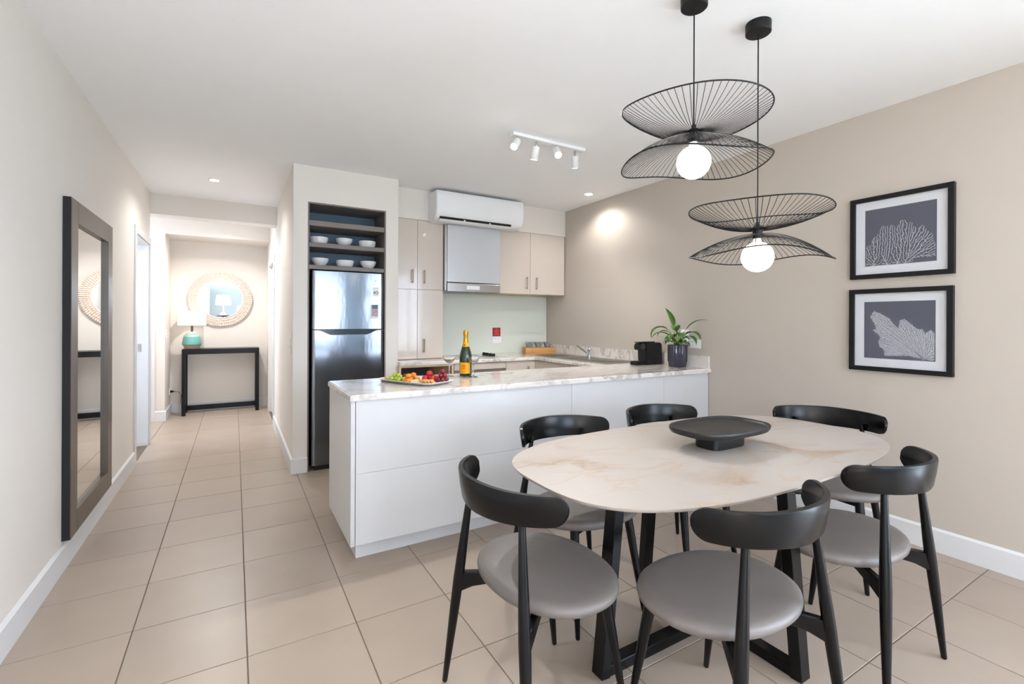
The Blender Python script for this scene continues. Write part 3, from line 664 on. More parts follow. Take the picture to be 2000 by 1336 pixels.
# ------------------------------------------------------------------ dining chairs
def chair_parts(root):
    M_c = M_black
    # seat
    bm = bm_new()
    rings = []
    for k_, z in ((0, 0.4585), (0.35, 0.4585), (0.7, 0.4605), (0.88, 0.4605), (0.955, 0.4565), (0.99, 0.449), (1.0, 0.440), (0.99, 0.430), (0.95, 0.421), (0.85, 0.416), (0, 0.414)):
        if k_ == 0: rings.append([bm.verts.new((0, 0, z))])
        else:
            q = []
            for i in range(56):
                a = 2 * PI * i / 56; c, s = sup(a, 2.15); q.append(bm.verts.new((0.211 * k_ * c, 0.270 * k_ * s, z)))
            rings.append(q)
    for A, Bq in zip(rings, rings[1:]):
        for j in range(56):
            if len(A) == 1: bm.faces.new((A[0], Bq[(j + 1) % 56], Bq[j]))
            elif len(Bq) == 1: bm.faces.new((A[j], A[(j + 1) % 56], Bq[0]))
            else: bm.faces.new((A[j], A[(j + 1) % 56], Bq[(j + 1) % 56], Bq[j]))
    obj('seat', bm, M_seat, root, smooth=True)
    # legs
    for s in (1, -1):
        def lerp(a, b_, q): return tuple(a[i] + (b_[i] - a[i]) * q for i in range(3))
        a, b_ = (-0.253, s * 0.254, 0), (-0.205, s * 0.150, 0.735)
        bm = bm_new(); qs = [0, 0.006, 0.15, 0.35, 0.52, 0.62, 0.75, 0.9, 1]
        tube(bm, [lerp(a, b_, q) for q in qs], [0.007, 0.0095, 0.0125, 0.0165, 0.0185, 0.0175, 0.0145, 0.0115, 0.010], 14); obj('rear_leg', bm, M_c, root, smooth=True)
        a, b_ = (0.196, s * 0.185, 0), (0.125, s * 0.150, 0.425)
        bm = bm_new(); qs = [0, 0.01, 0.3, 0.6, 0.85, 1]
        tube(bm, [lerp(a, b_, q) for q in qs], [0.007, 0.0095, 0.0135, 0.0175, 0.0195, 0.019], 14); obj('front_leg', bm, M_c, root, smooth=True)
        # wing bracket from rear leg to under the seat
        bm = bm_new()
        P = [Vector((-0.226, s * 0.199, 0.378)), Vector((-0.185, s * 0.170, 0.388)), Vector((-0.12, s * 0.118, 0.398)), Vector((-0.02, s * 0.05, 0.404)), Vector((0.10, s * 0.06, 0.404)), Vector((0.128, s * 0.148, 0.402))]
        hh = [0.072, 0.05, 0.036, 0.026, 0.024, 0.028]
        vr = []
        for i, p in enumerate(P):
            t_ = (P[min(i + 1, len(P) - 1)] - P[max(i - 1, 0)]); t_.z = 0; t_.normalize(); sd = Vector((-t_.y, t_.x, 0)) * 0.012
            zt = min(p.z + hh[i] / 2, 0.416 if i else 0.41); zb = p.z - hh[i] / 2
            vr.append([bm.verts.new((p.x + sd.x * q, p.y + sd.y * q, z)) for q, z in ((-1, zb), (1, zb), (1, zt), (-1, zt))])
        for A, Bq in zip(vr, vr[1:]):
            for j in range(4): bm.faces.new((A[j], A[(j + 1) % 4], Bq[(j + 1) % 4], Bq[j]))
        bm.faces.new(vr[0]); bm.faces.new(list(reversed(vr[-1])))
        bmesh.ops.recalc_face_normals(bm, faces=list(bm.faces))
        bmesh.ops.bevel(bm, geom=list(bm.edges), offset=0.003, segments=1, affect='EDGES')
        obj('bracket', bm, M_c, root, smooth=True)
    # curved backrest
    bm = bm_new(); x0, R, L_, T_, zm = -0.046, 0.233, 0.268, 1.27, 0.750
    loops = []; n = 60
    for i in range(n + 1):
        s = math.sin((-1 + 2 * i / n) * PI / 2); a = s * T_
        c = Vector((x0 - R * math.cos(a), L_ * math.sin(a), zm)); nn = Vector((-math.cos(a) / R, math.sin(a) / L_, 0)).normalized()
        e = max(0.0, (abs(s) - 0.84) / 0.16); k_ = math.sqrt(max(0.0, 1 - e * e)) if e < 1 else 0.0
        hh = (0.0525 - 0.007 * abs(s)) * max(k_, 0.05); th = (0.0105 - 0.0025 * abs(s)) * (0.4 + 0.6 * min(1.0, k_ * 2))
        lean = 0.14
        q = []
        for (u_, v_) in ((-1, -0.86), (-0.75, -1), (0.75, -1), (1, -0.86), (1.12, 0), (1, 0.86), (0.75, 1), (-0.75, 1), (-1, 0.86), (-0.88, 0)):
            q.append(bm.verts.new(c + nn * (u_ * th + v_ * hh * lean) + Vector((0, 0, v_ * hh))))
        loops.append(q)
    for A, Bq in zip(loops, loops[1:]):
        for j in range(10): bm.faces.new((A[j], A[(j + 1) % 10], Bq[(j + 1) % 10], Bq[j]))
    bm.faces.new(loops[0]); bm.faces.new(list(reversed(loops[-1])))
    obj('backrest', bm, M_c, root, smooth=True)
CH = [((0.919, 1.327), 3.5, 'black timber chair with grey seat at the left end of the table'),
      ((1.327, 0.951), 87.3, 'black timber chair on the near side of the table, its left-hand one'),
      ((2.090, 0.952), 91.1, 'black timber chair on the near side of the table, its right-hand one'),
      ((1.386, 1.691), -90.4, 'black timber chair between table and peninsula, directly behind the left-end chair'),
      ((2.062, 1.690), -90.9, 'mostly hidden black chair between table and peninsula, behind the serving tray'),
      ((2.690, 1.295), -158.4, 'black timber chair at the right end of the table, back to the beige wall')]
proto = None
def dup(root, loc, rz):
    r = root.copy(); COL.objects.link(r); r.location = loc; r.rotation_euler = (0, 0, rz)
    for ch in list(root.children):
        c = ch.copy(); COL.objects.link(c); c.parent = r
    return r
for (x, y), a, lb in CH:
    if proto is None:
        proto = thing('dining_chair', lb, 'chair', (0, 0, 0), 'black dining chairs around the oval table')
        chair_parts(proto); r = proto
        r.location = (x, y, 0); r.rotation_euler = (0, 0, math.radians(a))
    else:
        r = dup(proto, (x, y, 0), math.radians(a)); r['label'] = lb

# ------------------------------------------------------------------ framed coral prints
def colonize(attr, seeds, di=0.03, dk=0.006, step=0.0035, iters=220, rng=random.Random(3)):
    nodes = [(s[0], s[1], -1) for s in seeds]; A = list(attr)
    for it in range(iters):
        if not A: break
        cell = {}
        for i, (x, y, p) in enumerate(nodes): cell.setdefault((int(x // di), int(y // di)), []).append(i)
        pull = {}; keep = []
        for (ax, ay) in A:
            best, bd = -1, di * di; cx_, cy_ = int(ax // di), int(ay // di)
            for u in (-1, 0, 1):
                for v in (-1, 0, 1):
                    for i in cell.get((cx_ + u, cy_ + v), ()):
                        d = (nodes[i][0] - ax) ** 2 + (nodes[i][1] - ay) ** 2
                        if d < bd: best, bd = i, d
            if best >= 0:
                if bd < dk * dk: continue
                q = pull.setdefault(best, [0, 0]); d = math.sqrt(bd); q[0] += (ax - nodes[best][0]) / d; q[1] += (ay - nodes[best][1]) / d
            keep.append((ax, ay))
        A = keep
        if not pull: 
            di *= 1.4
            if di > 0.3: break
            continue
        for i, (px, py) in pull.items():
            px += rng.uniform(-.7, .7); py += rng.uniform(-.7, .7); l = math.hypot(px, py) or 1
            nodes.append((nodes[i][0] + px / l * step, nodes[i][1] + py / l * step, i))
    return nodes
def in_poly(x, y, P):
    c = False; j = len(P) - 1
    for i in range(len(P)):
        if (P[i][1] > y) != (P[j][1] > y) and x < (P[j][0] - P[i][0]) * (y - P[i][1]) / (P[j][1] - P[i][1]) + P[i][0]: c = not c
        j = i
    return c
def picture(yc, zc, kind, label):
    # local picture coordinates: u to the viewer's right (-y), v up
    half = 0.2525; fw = 0.027; X0, X1 = XR - 0.032, XR - 0.001
    t_ = thing('framed_print', label, 'picture', (XR, yc, zc - half), 'coral prints on the beige wall')
    P = lambda u, v: (yc - u, zc + v)
    for nm, (a, b_, c, d) in (('frame_rail', (-half, half, half - fw, half)), ('frame_rail', (-half, half, -half, -half + fw)), ('frame_stile', (-half, -half + fw, -half + fw, half - fw)), ('frame_stile', (half - fw, half, -half + fw, half - fw))):
        y0, y1 = yc - b_, yc - a
        part_box(nm, M_blackm, t_, X0, X1, y0, y1, zc + c, zc + d, b=0.0015)
    part_box('mat_board', M_mat, t_, XR - 0.014, XR - 0.004, yc - half + fw, yc + half - fw, zc - half + fw, zc + half - fw)
    pr = part_box('print', M_print, t_, XR - 0.0152, XR - 0.014, yc - 0.174, yc + 0.174, zc - 0.174, zc + 0.174)
    xp = XR - 0.0158
    rng = random.Random(11)
    att = []
    if kind == 0:
        while len(att) < 5200:
            u, v = rng.uniform(-0.172, 0.172), rng.uniform(-0.172, 0.10)
            top = -0.172 + 0.245 * math.sqrt(max(0, 1 - (u / 0.19) ** 2)) + 0.014 * math.sin(u * 60) + 0.010 * math.sin(u * 131)
            if v < top and not (v < -0.15 and u > 0.07): att.append((u, v))
        nodes = colonize(att, [(-0.01, -0.172), (-0.06, -0.172), (0.03, -0.172), (-0.13, -0.172)], rng=rng, di=0.013, dk=0.0052, step=0.0032, iters=300); w0, wr = 0.00085, 0.0016
    else:
        lobes = [[(-.142, .082), (-.123, .116), (-.088, .101), (-.041, .069), (-.017, .032), (0, .01), (.053, -.150), (-.068, -.156), (-.068, -.119), (-.095, -.10), (-.099, -.073), (-.089, -.037), (-.131, 0), (-.107, .009)],
                 [(0, .01), (.01, .06), (.03, .069), (.061, .041), (.092, .009), (.116, .009), (.124, -.014), (.147, -.169), (.053, -.150)],
                 [(.124, -.014), (.135, -.009), (.155, .005), (.171, -.014), (.171, -.172), (.147, -.169)]]
        for Pq in lobes:
            bm = bm_new(); c_ = 0.003
            for iu in range(-60, 60):
                for iv in range(-60, 60):
                    u, v = iu * c_, iv * c_
                    if abs(u) < 0.171 and abs(v) < 0.171 and in_poly(u + rng.uniform(-.003, .003), v + rng.uniform(-.003, .003), Pq) and rng.random() > 0.12:
                        quad(bm, *[(XR - 0.0155, yc - u - p * c_, zc + v + q * c_) for p, q in ((-.5, -.5), (.5, -.5), (.5, .5), (-.5, .5))])
            obj('coral_lobe', bm, M_coral2, pr)
        while len(att) < 6000:
            u, v = rng.uniform(-0.15, 0.172), rng.uniform(-0.17, 0.12)
            if any(in_poly(u, v, Pq) for Pq in lobes): att.append((u, v))
        nodes = colonize(att, [(0.12, -0.168)], rng=rng, di=0.013, dk=0.0042, step=0.0028, iters=300); w0, wr = 0.0007, 0.0016
    cnt = [1] * len(nodes)
    for i in range(len(nodes) - 1, -1, -1):
        if nodes[i][2] >= 0: cnt[nodes[i][2]] += cnt[i]
    mxn = max(cnt); bm = bm_new(); L_ = 0.1735
    for i, (x, y, p) in enumerate(nodes):
        if p < 0: continue
        px, py = nodes[p][:2]
        if max(abs(x), abs(px)) > L_ or max(abs(y), abs(py)) > L_: continue
        dx, dy = x - px, y - py; l = math.hypot(dx, dy) or 1
        w = w0 + wr * (cnt[i] / mxn) ** 0.42; nx, ny = -dy / l * w, dx / l * w; ex, ey = dx / l * w * .5, dy / l * w * .5
        q = [(px - ex + nx, py - ey + ny), (px - ex - nx, py - ey - ny), (x + ex - nx, y + ey - ny), (x + ex + nx, y + ey + ny)]
        bm.faces.new([bm.verts.new((xp, yc - a, zc + b_)) for a, b_ in q])
    o = obj('coral_image', bm, M_coral, pr); o['kind'] = 'stuff'
picture(1.232, 1.813, 0, 'upper black framed print of bushy white coral on slate')
picture(1.236, 1.243, 1, 'lower black framed print of a white sea fan on slate')

# ------------------------------------------------------------------ tall mirror on the left wall
mr = thing('wall_mirror', 'tall rectangular mirror in a dark bronze frame on the left wall', 'mirror', (XL, 3.71, 0.145))
MX = XL + 0.036; y0, y1, z0, z1, fw = 3.245, 4.185, 0.148, 1.922, 0.118
part_box('frame_stile', M_mframe, mr, XL + 0.001, MX, y0, y0 + fw, z0, z1, b=0.002)
part_box('frame_stile', M_mframe, mr, XL + 0.001, MX, y1 - fw, y1, z0, z1, b=0.002)
part_box('frame_rail', M_mframe, mr, XL + 0.001, MX, y0 + fw, y1 - fw, z1 - fw, z1, b=0.002)
part_box('frame_rail', M_mframe, mr, XL + 0.001, MX, y0 + fw, y1 - fw, z0, z0 + fw, b=0.002)
part_box('edge_strip', M_dark, mr, XL + 0.001, MX - 0.003, y0 - 0.002, y0, z0, z1)
part_box('glass', M_mirror, mr, XL + 0.001, XL + 0.016, y0 + fw, y1 - fw, z0 + fw, z1 - fw)

# ------------------------------------------------------------------ hall: console, lamp, round mirror
cs = thing('console_table', 'slim black console table against the hall end wall', 'console table', (-0.155, 7.75, 0))
KX0, KX1, KY0, KY1, KZ = -0.608, 0.30, 7.60, 7.915, 0.893
part_box('top', M_black, cs, KX0, KX1, KY0, KY1, KZ - 0.072, KZ, b=0.002)
for x in (KX0, KX1 - 0.045):
    for y in (KY0, KY1 - 0.045): part_box('leg', M_black, cs, x, x + 0.045, y, y + 0.045, 0, KZ - 0.072, b=0.0015)
part_box('stretcher', M_black, cs, KX0 + 0.045, KX1 - 0.045, KY1 - 0.045, KY1 - 0.003, 0.03, 0.095, b=0.0015)
lp = thing('table_lamp', 'teal ceramic table lamp with white drum shade on the console', 'lamp', (-0.505, 7.75, KZ))
LXp, LYp = -0.505, 7.75
bm = bm_new(); lathe(bm, [(0, 0), (0.078, 0), (0.092, 0.020), (0.100, 0.042)], LXp, LYp, 40, z0=KZ); obj('foot', bm, mat('pale_timber', (206, 170, 140), 0.6, var=0.1), lp, smooth=True)
bm = bm_new(); lathe(bm, [(0.100, 0.042), (0.112, 0.055), (0.114, 0.065), (0.098, 0.165)], LXp, LYp, 40, z0=KZ); obj('body', bm, mat('teal_ceramic', (118, 178, 172), 0.35, var=0.08, scale=20), lp, smooth=True)
bm = bm_new(); lathe(bm, [(0.098, 0.165), (0.094, 0.178), (0.052, 0.222), (0.035, 0.232), (0, 0.232)], LXp, LYp, 40, z0=KZ); obj('shoulder', bm, mat('pale_teal_glaze', (176, 208, 206), 0.3, var=0.05), lp, smooth=True)
bm = bm_new(); tube(bm, [(LXp, LYp, KZ + 0.23), (LXp, LYp, KZ + 0.40)], 0.014, 12); obj('stem', bm, M_mframe, lp, smooth=True)
bm = bm_new(); lathe(bm, [(0.163, 0.318), (0.163, 0.515), (0.161, 0.515), (0.161, 0.318), (0.163, 0.318)], LXp, LYp, 48, z0=KZ); obj('shade', bm, M_shade, lp, smooth=True)
bm = bm_new(); lathe(bm, [(0.0, -0.03), (0.022, -0.02), (0.03, 0), (0.022, 0.02), (0, 0.03)], LXp, LYp, 16, z0=KZ + 0.43); obj('bulb', bm, mat('lamp_bulb', (255, 255, 255), emit=(255, 236, 214), estr=12.0), lp, smooth=True)
ol = thing('power_outlet', 'white outlet low on the hall nib with the lamp plugged in', 'outlet', (NBX, 7.88, 0.26))
part_box('plate', M_plastic, ol, NBX, NBX + 0.008, 7.83, 7.94, 0.265, 0.345, b=0.002)
cd = thing('lamp_cord', 'dark plug and lamp cord hanging beside the console', 'cord', (NBX + 0.01, 7.88, 0.30))
bm = bm_new(); tube(bm, [(NBX + 0.008, 7.88, 0.306), (NBX + 0.03, 7.88, 0.306), (NBX + 0.055, 7.88, 0.304)], [0.017, 0.015, 0.005], 10); obj('plug', bm, M_blackm, cd, smooth=True)
bm = bm_new(); tube(bm, [(NBX + 0.055, 7.88, 0.304), (-0.66, 7.885, 0.295), (-0.635, 7.90, 0.24), (-0.645, 7.92, 0.15), (-0.625, 7.93, 0.10), (-0.60, 7.935, 0.3), (-0.585, 7.935, 0.6), (-0.59, 7.935, 0.88), (-0.57, 7.92, 0.905), (-0.545, 7.89, 0.903), (-0.52, 7.875, 0.90)], 0.0035, 6); obj('cable', bm, M_mframe, cd, smooth=True)

rm = thing('round_mirror', 'round mirror with a wide whitewashed shell frame above the console', 'mirror', (-0.175, YE, 1.18))
rm_c = Vector((-0.175, 7.94, 1.585)); TILT = math.radians(2.6)
RM = Matrix.Translation(rm_c) @ Matrix.Rotation(PI / 2 + TILT, 4, 'X')
M_shell = mat('whitewashed_shell', (236, 222, 211), 0.6, var=0.1, scale=30, rnd=0.0)
def rm_obj(name, bm, m_, parent=rm, kind=None):
    bm.transform(RM); o = obj(name, bm, m_, parent, smooth=True)
    if kind: o['kind'] = kind
    return o
# local +z of RM points to the viewer
bm = bm_new(); lathe(bm, [(0.0, 0.0), (0.275, 0.0)], 0, 0, 64, z0=0.012); rm_obj('glass', bm, M_mirror)
bm = bm_new(); lathe(bm, [(0.27, 0.0), (0.395, 0.0), (0.395, 0.010), (0.27, 0.014)], 0, 0, 72, z0=0.0); bk = rm_obj('backing_ring', bm, mat('peach_backing', (226, 202, 184), 0.7))
bm = bm_new(); tube(bm, [(0.272 * math.cos(2 * PI * i / 72), 0.272 * math.sin(2 * PI * i / 72), 0.014) for i in range(72)], 0.008, 8, closed=True); rm_obj('inner_rim', bm, M_shell)
for r_, w, l_, n_ in ((0.302, 0.011, 0.020, 72), (0.340, 0.0115, 0.020, 80), (0.378, 0.012, 0.022, 88)):
    bm = bm_new()
    for i in range(n_):
        a = 2 * PI * i / n_; t = bmesh.new(); bmesh.ops.create_uvsphere(t, u_segments=8, v_segments=5, radius=1)
        merge(bm, t, Matrix.Rotation(a, 4, 'Z') @ Matrix.Translation((r_, 0, 0.014)) @ Matrix.Diagonal((l_, w, 0.011, 1)))
    rm_obj('shell_row', bm, M_shell, kind='stuff')

# switches
for (nm, lb, d) in (('light_switch', 'white light switch plate on the hall side of the fridge column', (XC - 0.008, XC, 4.44, 4.51, 1.00, 1.17)), ('light_switch', 'white light switch plate on the alcove side of the hall nib', (NBX, NBX + 0.008, 7.45, 7.52, 1.04, 1.16))):
    sw = thing(nm, lb, 'switch', ((d[0] + d[1]) / 2, (d[2] + d[3]) / 2, d[4]), 'light switch plates')
    part_box('plate', M_plastic, sw, *d, b=0.002)
    for q in (0.28, 0.62):
        z = d[4] + (d[5] - d[4]) * q; xa = d[0] - 0.003 if d[0] < 0.5 and d[1] == XC else d[1]
        part_box('rocker', M_trim, sw, xa, xa + 0.003, d[2] + 0.025, d[3] - 0.025, z, z + 0.02)

# ------------------------------------------------------------------ things on the worktop
ZW = 0.9
# champagne bottle
bx, by = 1.405, 3.02
bt = thing('champagne_bottle', 'dark green champagne bottle with orange label and gold foil neck', 'bottle', (bx, by, ZW))
gl = [(0.0, 0.0), (0.040, 0.0), (0.0435, 0.006), (0.0435, 0.135), (0.041, 0.155), (0.033, 0.185), (0.023, 0.215), (0.018, 0.232)]
bm = bm_new(); lathe(bm, gl, bx, by, 40, z0=ZW + 0.0005); obj('glass', bm, mat('dark_green_glass', (22, 52, 26), 0.06, var=0.1, coat=0.5), bt, smooth=True)
bm = bm_new(); lathe(bm, [(0.0180, 0.232), (0.0155, 0.262), (0.0150, 0.282), (0.0175, 0.286), (0.0180, 0.302), (0.0165, 0.316), (0.010, 0.322), (0, 0.3235)], bx, by, 32, z0=ZW); obj('foil', bm, mat('gold_foil', (214, 160, 54), 0.32, 0.8, var=0.2, scale=40, bump=0.3, bscale=120), bt, smooth=True)
M_or = mat('orange_label', (240, 160, 20), 0.5, var=0.04)
bm = bm_new(); lathe(bm, [(0.0265, 0.207), (0.0185, 0.2345)], bx, by, 40, z0=ZW + 0.0005); nb = obj('neck_label', bm, M_or, bt, smooth=True)
def label_patch(name, a0, a1, z0, z1, r, m_, par):
    bm = bm_new(); q = []
    for i in range(25):
        a = a0 + (a1 - a0) * i / 24
        q.append((bm.verts.new((bx + r * math.cos(a), by + r * math.sin(a), ZW + z0)), bm.verts.new((bx + r * math.cos(a), by + r * math.sin(a), ZW + z1))))
    for A, Bq in zip(q, q[1:]): bm.faces.new((A[0], Bq[0], Bq[1], A[1]))
    return obj(name, bm, m_, par, smooth=True)
toc = math.atan2(-by, -bx)
lbp = label_patch('front_label', toc - 1.35, toc + 0.75, 0.020, 0.098, 0.0440, M_or, bt)
label_patch('label_print', toc - 0.70, toc + 0.10, 0.055, 0.060, 0.0443, mat('brown_ink', (206, 120, 10), 0.6), lbp)
label_patch('label_print', toc - 0.55, toc - 0.05, 0.068, 0.078, 0.0443, mat('brown_ink', (206, 120, 10), 0.6), lbp)
label_patch('neck_seal', toc - 0.55, toc - 0.15, 0.214, 0.226, 0.0252, mat('seal_red', (160, 70, 16), 0.6), nb)
# two champagne coupes
def coupe(x, y, label):
    pf = [(0, 0), (0.032, 0), (0.033, 0.0015), (0.012, 0.005), (0.004, 0.012), (0.0032, 0.03), (0.0032, 0.082), (0.006, 0.09), (0.024, 0.10), (0.038, 0.116), (0.043, 0.140), (0.0424, 0.140), (0.0372, 0.117), (0.0235, 0.1015), (0.005, 0.094), (0, 0.0935)]
    bm = bm_new(); lathe(bm, pf, x, y, 36, z0=ZW + 0.0005)
    tag(obj('champagne_coupe', bm, M_glass, smooth=True, base=(x, y, ZW)), label, 'glass', 'champagne coupes on the peninsula')
coupe(1.298, 3.06, 'clear stemmed champagne glass left of the bottle')
coupe(1.425, 2.935, 'clear stemmed champagne glass just right of the bottle')

# platter with fruit
pc = Vector((0.985, 2.86, ZW)); pa = math.atan2(-0.893, 0.45)
PM = Matrix.Translation(pc) @ Matrix.Rotation(pa, 4, 'Z')
bm = bm_new(); sq_prof(bm, 0, 0, [(0, 0.001), (0.72, 0.001), (0.78, 0.003), (0.95, 0.016), (1.0, 0.018), (1.0, 0.0205), (0.95, 0.0195), (0.78, 0.007), (0, 0.006)], 0.235, 0.135, 6, 72)
bm.transform(PM); tag(obj('platter', bm, M_ceramic, smooth=True, base=tuple(pc)), 'white rectangular platter of fruit on the peninsula end', 'platter')
rf = random.Random(5)
def W_(u, v, z): return PM @ Vector((u, v, z))
def ball(name, u, v, z, r, m_, label, cat, group, sz=(1, 1, 1), bumpy=0.0):
    r *= 1.28; z *= 1.28
    bm = bm_new(); bmesh.ops.create_icosphere(bm, subdivisions=2, radius=r)
    for q in bm.verts: q.co = Vector((q.co.x * sz[0], q.co.y * sz[1], q.co.z * sz[2])) * (1 + rf.uniform(-bumpy, bumpy))
    c = W_(u, v, z); bm.transform(Matrix.Translation(c) @ Matrix.Rotation(rf.uniform(0, 6), 4, 'Z'))
    tag(obj(name, bm, m_, smooth=True, base=tuple(c - Vector((0, 0, r * sz[2])))), label, cat, group)
M_gg = mat('green_grape', (172, 190, 60), 0.25, var=0.12, coat=0.3); M_rg = mat('red_grape', (128, 24, 38), 0.25, var=0.25, coat=0.3)
M_ap = mat('apricot', (236, 142, 28), 0.5, var=0.15); M_sb = mat('strawberry', (196, 34, 40), 0.35, var=0.25, scale=90)
M_ck = mat('cracker', (216, 164, 96), 0.8, var=0.2, scale=60); M_ch = mat('cheese', (236, 224, 190), 0.6, var=0.05); M_dk = mat('fig_skin', (92, 52, 44), 0.6, var=0.3)
# u runs from the far-left end (-) to the near-right end (+); v across
zp = 0.0075
for (u, v, z) in [(-0.14, -0.085, .0175), (-0.115, -0.09, .0175), (-0.085, -0.085, .0175), (-0.055, -0.09, .0175), (-0.125, -0.06, .0175), (-0.095, -0.055, .0175), (-0.065, -0.06, .0175), (-0.11, -0.072, .034), (-0.08, -0.07, .034), (-0.04, -0.066, .0175), (-0.15, -0.055, .0175)]:
    ball('green_grape', u, v, z + 0.0005, 0.0115, M_gg, 'pale green grape in the cluster on the left of the platter', 'grape', 'green grapes on the platter', (1, 1, 1.02))
for i, (u, v, z) in enumerate([(0.00, -0.088, .018), (0.028, -0.075, .018), (0.005, -0.06, .018), (0.035, -0.10, .018), (-0.02, -0.03, .018), (0.012, -0.075, .038), (-0.03, 0.01, .018), (0.01, 0.0, .018), (-0.06, -0.015, .018), (-0.01, -0.01, .038)]):
    ball('apricot_half', u, v, z + 0.0005, 0.016, M_ap, 'orange dried apricot heaped in the middle of the platter', 'apricot', 'apricots on the platter', (1, 0.9, 0.65), 0.05)
for i in range(4):
    u, v = -0.195 + 0.012 * i, -0.06 + i * 0.03
    bm = bm_new(); lathe(bm, [(0, 0), (0.021, 0), (0.022, 0.003), (0.021, 0.006), (0, 0.006)], 0, 0, 20); bm.transform(Matrix.Translation(W_(u, v, 0.014)) @ Matrix.Rotation(0.5, 4, 'Y'))
    tag(obj('orange_slice', bm, M_ap, base=tuple(W_(u, v, 0.008))), 'orange fruit slice fanned at the left end of the platter', 'fruit slice', 'orange slices on the platter')
for i, (u, v, z) in enumerate([(0.06, 0.02, .02), (0.09, 0.04, .02), (0.05, 0.06, .02), (0.085, 0.075, .02), (0.12, 0.06, .02), (0.07, 0.05, .042), (0.11, 0.03, .02)]):
    ball('strawberry', u, v, z, 0.0155, M_sb, 'red strawberry piled at the back right of the platter', 'strawberry', 'strawberries on the platter', (1, 1, 1.0), 0.06)
for i, (u, v, z) in enumerate([(0.15, 0.045, .019), (0.175, 0.055, .019), (0.16, 0.075, .019), (0.185, 0.08, .019), (0.135, 0.085, .019), (0.16, 0.055, .038), (0.178, 0.07, .038), (0.15, 0.075, .038), (0.165, 0.065, .056), (0.145, 0.09, .036)]):
    ball('red_grape', u, v, z, 0.0125, M_rg, 'dark red grape in the bunch at the right end of the platter', 'grape', 'red grapes on the platter')
for i in range(6):
    u, v = 0.135 + 0.014 * i, -0.085 + 0.011 * (i % 3)
    bm = bm_new(); rbox(bm, -0.02, 0.02, -0.02, 0.02, -0.002, 0.002, 0.001, 1); bm.transform(Matrix.Translation(W_(u, v, 0.020 + 0.0006 * i)) @ Matrix.Rotation(pa + 0.3, 4, 'Z') @ Matrix.Rotation(0.75, 4, 'Y'))
    tag(obj('cracker', bm, M_ck, base=tuple(W_(u, v, 0.008))), 'golden square cracker leaning in the fan at the front of the platter', 'cracker', 'crackers on the platter')
bm = bm_new(); extrude_poly(bm, [(0.055, -0.10), (0.125, -0.085), (0.06, -0.045)], 'z', 0.0075, 0.028); bm.transform(PM); bmesh.ops.recalc_face_normals(bm, faces=list(bm.faces))
tag(obj('cheese_wedge', bm, M_ch, base=tuple(W_(0.08, -0.075, 0.0075))), 'cream cheese wedge at the front of the platter', 'cheese')
for i, (u, v) in enumerate([(-0.12, 0.02), (-0.09, 0.045), (-0.14, 0.05)]):
    ball('dried_fig', u, v, 0.020, 0.015, M_dk, 'brown dried fig at the back left of the platter', 'fig', 'figs on the platter', (1, 1, 0.9), 0.12)

# capsule coffee machine
cm = thing('coffee_machine', 'black capsule coffee machine beside the potted plant', 'coffee machine', (3.21, 3.05, ZW))
CB = mat('black_plastic', (26, 26, 29), 0.35, var=0.08)
def prism_y(name, pts, y0, y1, m_, bev=0.006):
    bm = bm_new(); t = bmesh.new(); extrude_poly(t, pts, 'y', y0, y1); bmesh.ops.recalc_face_normals(t, faces=list(t.faces))
    if bev: bmesh.ops.bevel(t, geom=list(t.edges), offset=bev, segments=2, affect='EDGES')
    merge(bm, t); return obj(name, bm, m_, cm, smooth=True)
prism_y('body', [(3.165, 0.9005), (3.372, 0.9005), (3.36, 1.085), (3.345, 1.098), (3.155, 1.098)], 2.99, 3.10, CB, 0.007)
prism_y('brew_head', [(3.105, 1.035), (3.165, 1.03), (3.165, 1.095), (3.12, 1.095), (3.103, 1.075)], 3.0, 3.09, CB, 0.006)
prism_y('drip_tray', [(3.055, 0.9005), (3.17, 0.9005), (3.17, 0.935), (3.062, 0.935)], 2.998, 3.092, CB, 0.006)
bm = bm_new(); t = bmesh.new(); lathe(t, [(0.026, -0.003), (0.026, 0.003), (0.018, 0.005), (0, 0.005)], 0, 0, 24); merge(bm, t, Matrix.Translation((3.128, 2.998, 1.063)) @ Matrix.Rotation(PI / 2, 4, 'X')); obj('dial', bm, mat('charcoal_plastic', (58, 58, 60), 0.4), cm, smooth=True)
part_box('lever', CB, cm, 3.09, 3.30, 3.02, 3.07, 1.0985, 1.107, b=0.003)

# potted peace lily
qx, qy = 3.285, 2.755
pl = thing('potted_plant', 'green leafy plant in a ribbed dark blue glazed pot by the wall', 'potted plant', (qx, qy, ZW))
bm = bm_new(); lathe(bm, [(0, 0.0005), (0.066, 0.0005), (0.070, 0.004), (0.074, 0.04), (0.079, 0.05), (0.080, 0.186), (0.078, 0.190), (0.073, 0.188), (0.072, 0.165), (0, 0.165)], qx, qy, 120, z0=ZW, flute=0.03, fn=24)
pm = mat('navy_glaze', (26, 38, 64), 0.12, var=0.25, scale=14, stretch=(1, 1, 0.2), tint=(54, 42, 48), coat=0.5); obj('pot', bm, pm, pl, smooth=True)
bm = bm_new(); lathe(bm, [(0.071, 0.172), (0.04, 0.177), (0, 0.176)], qx, qy, 30, z0=ZW); obj('soil', bm, mat('potting_soil', (66, 46, 34), 0.95, var=0.3, scale=80), pl)
M_leaf = mat('leaf_green', (84, 132, 48), 0.35, var=0.25, scale=12, tint=(46, 88, 34))
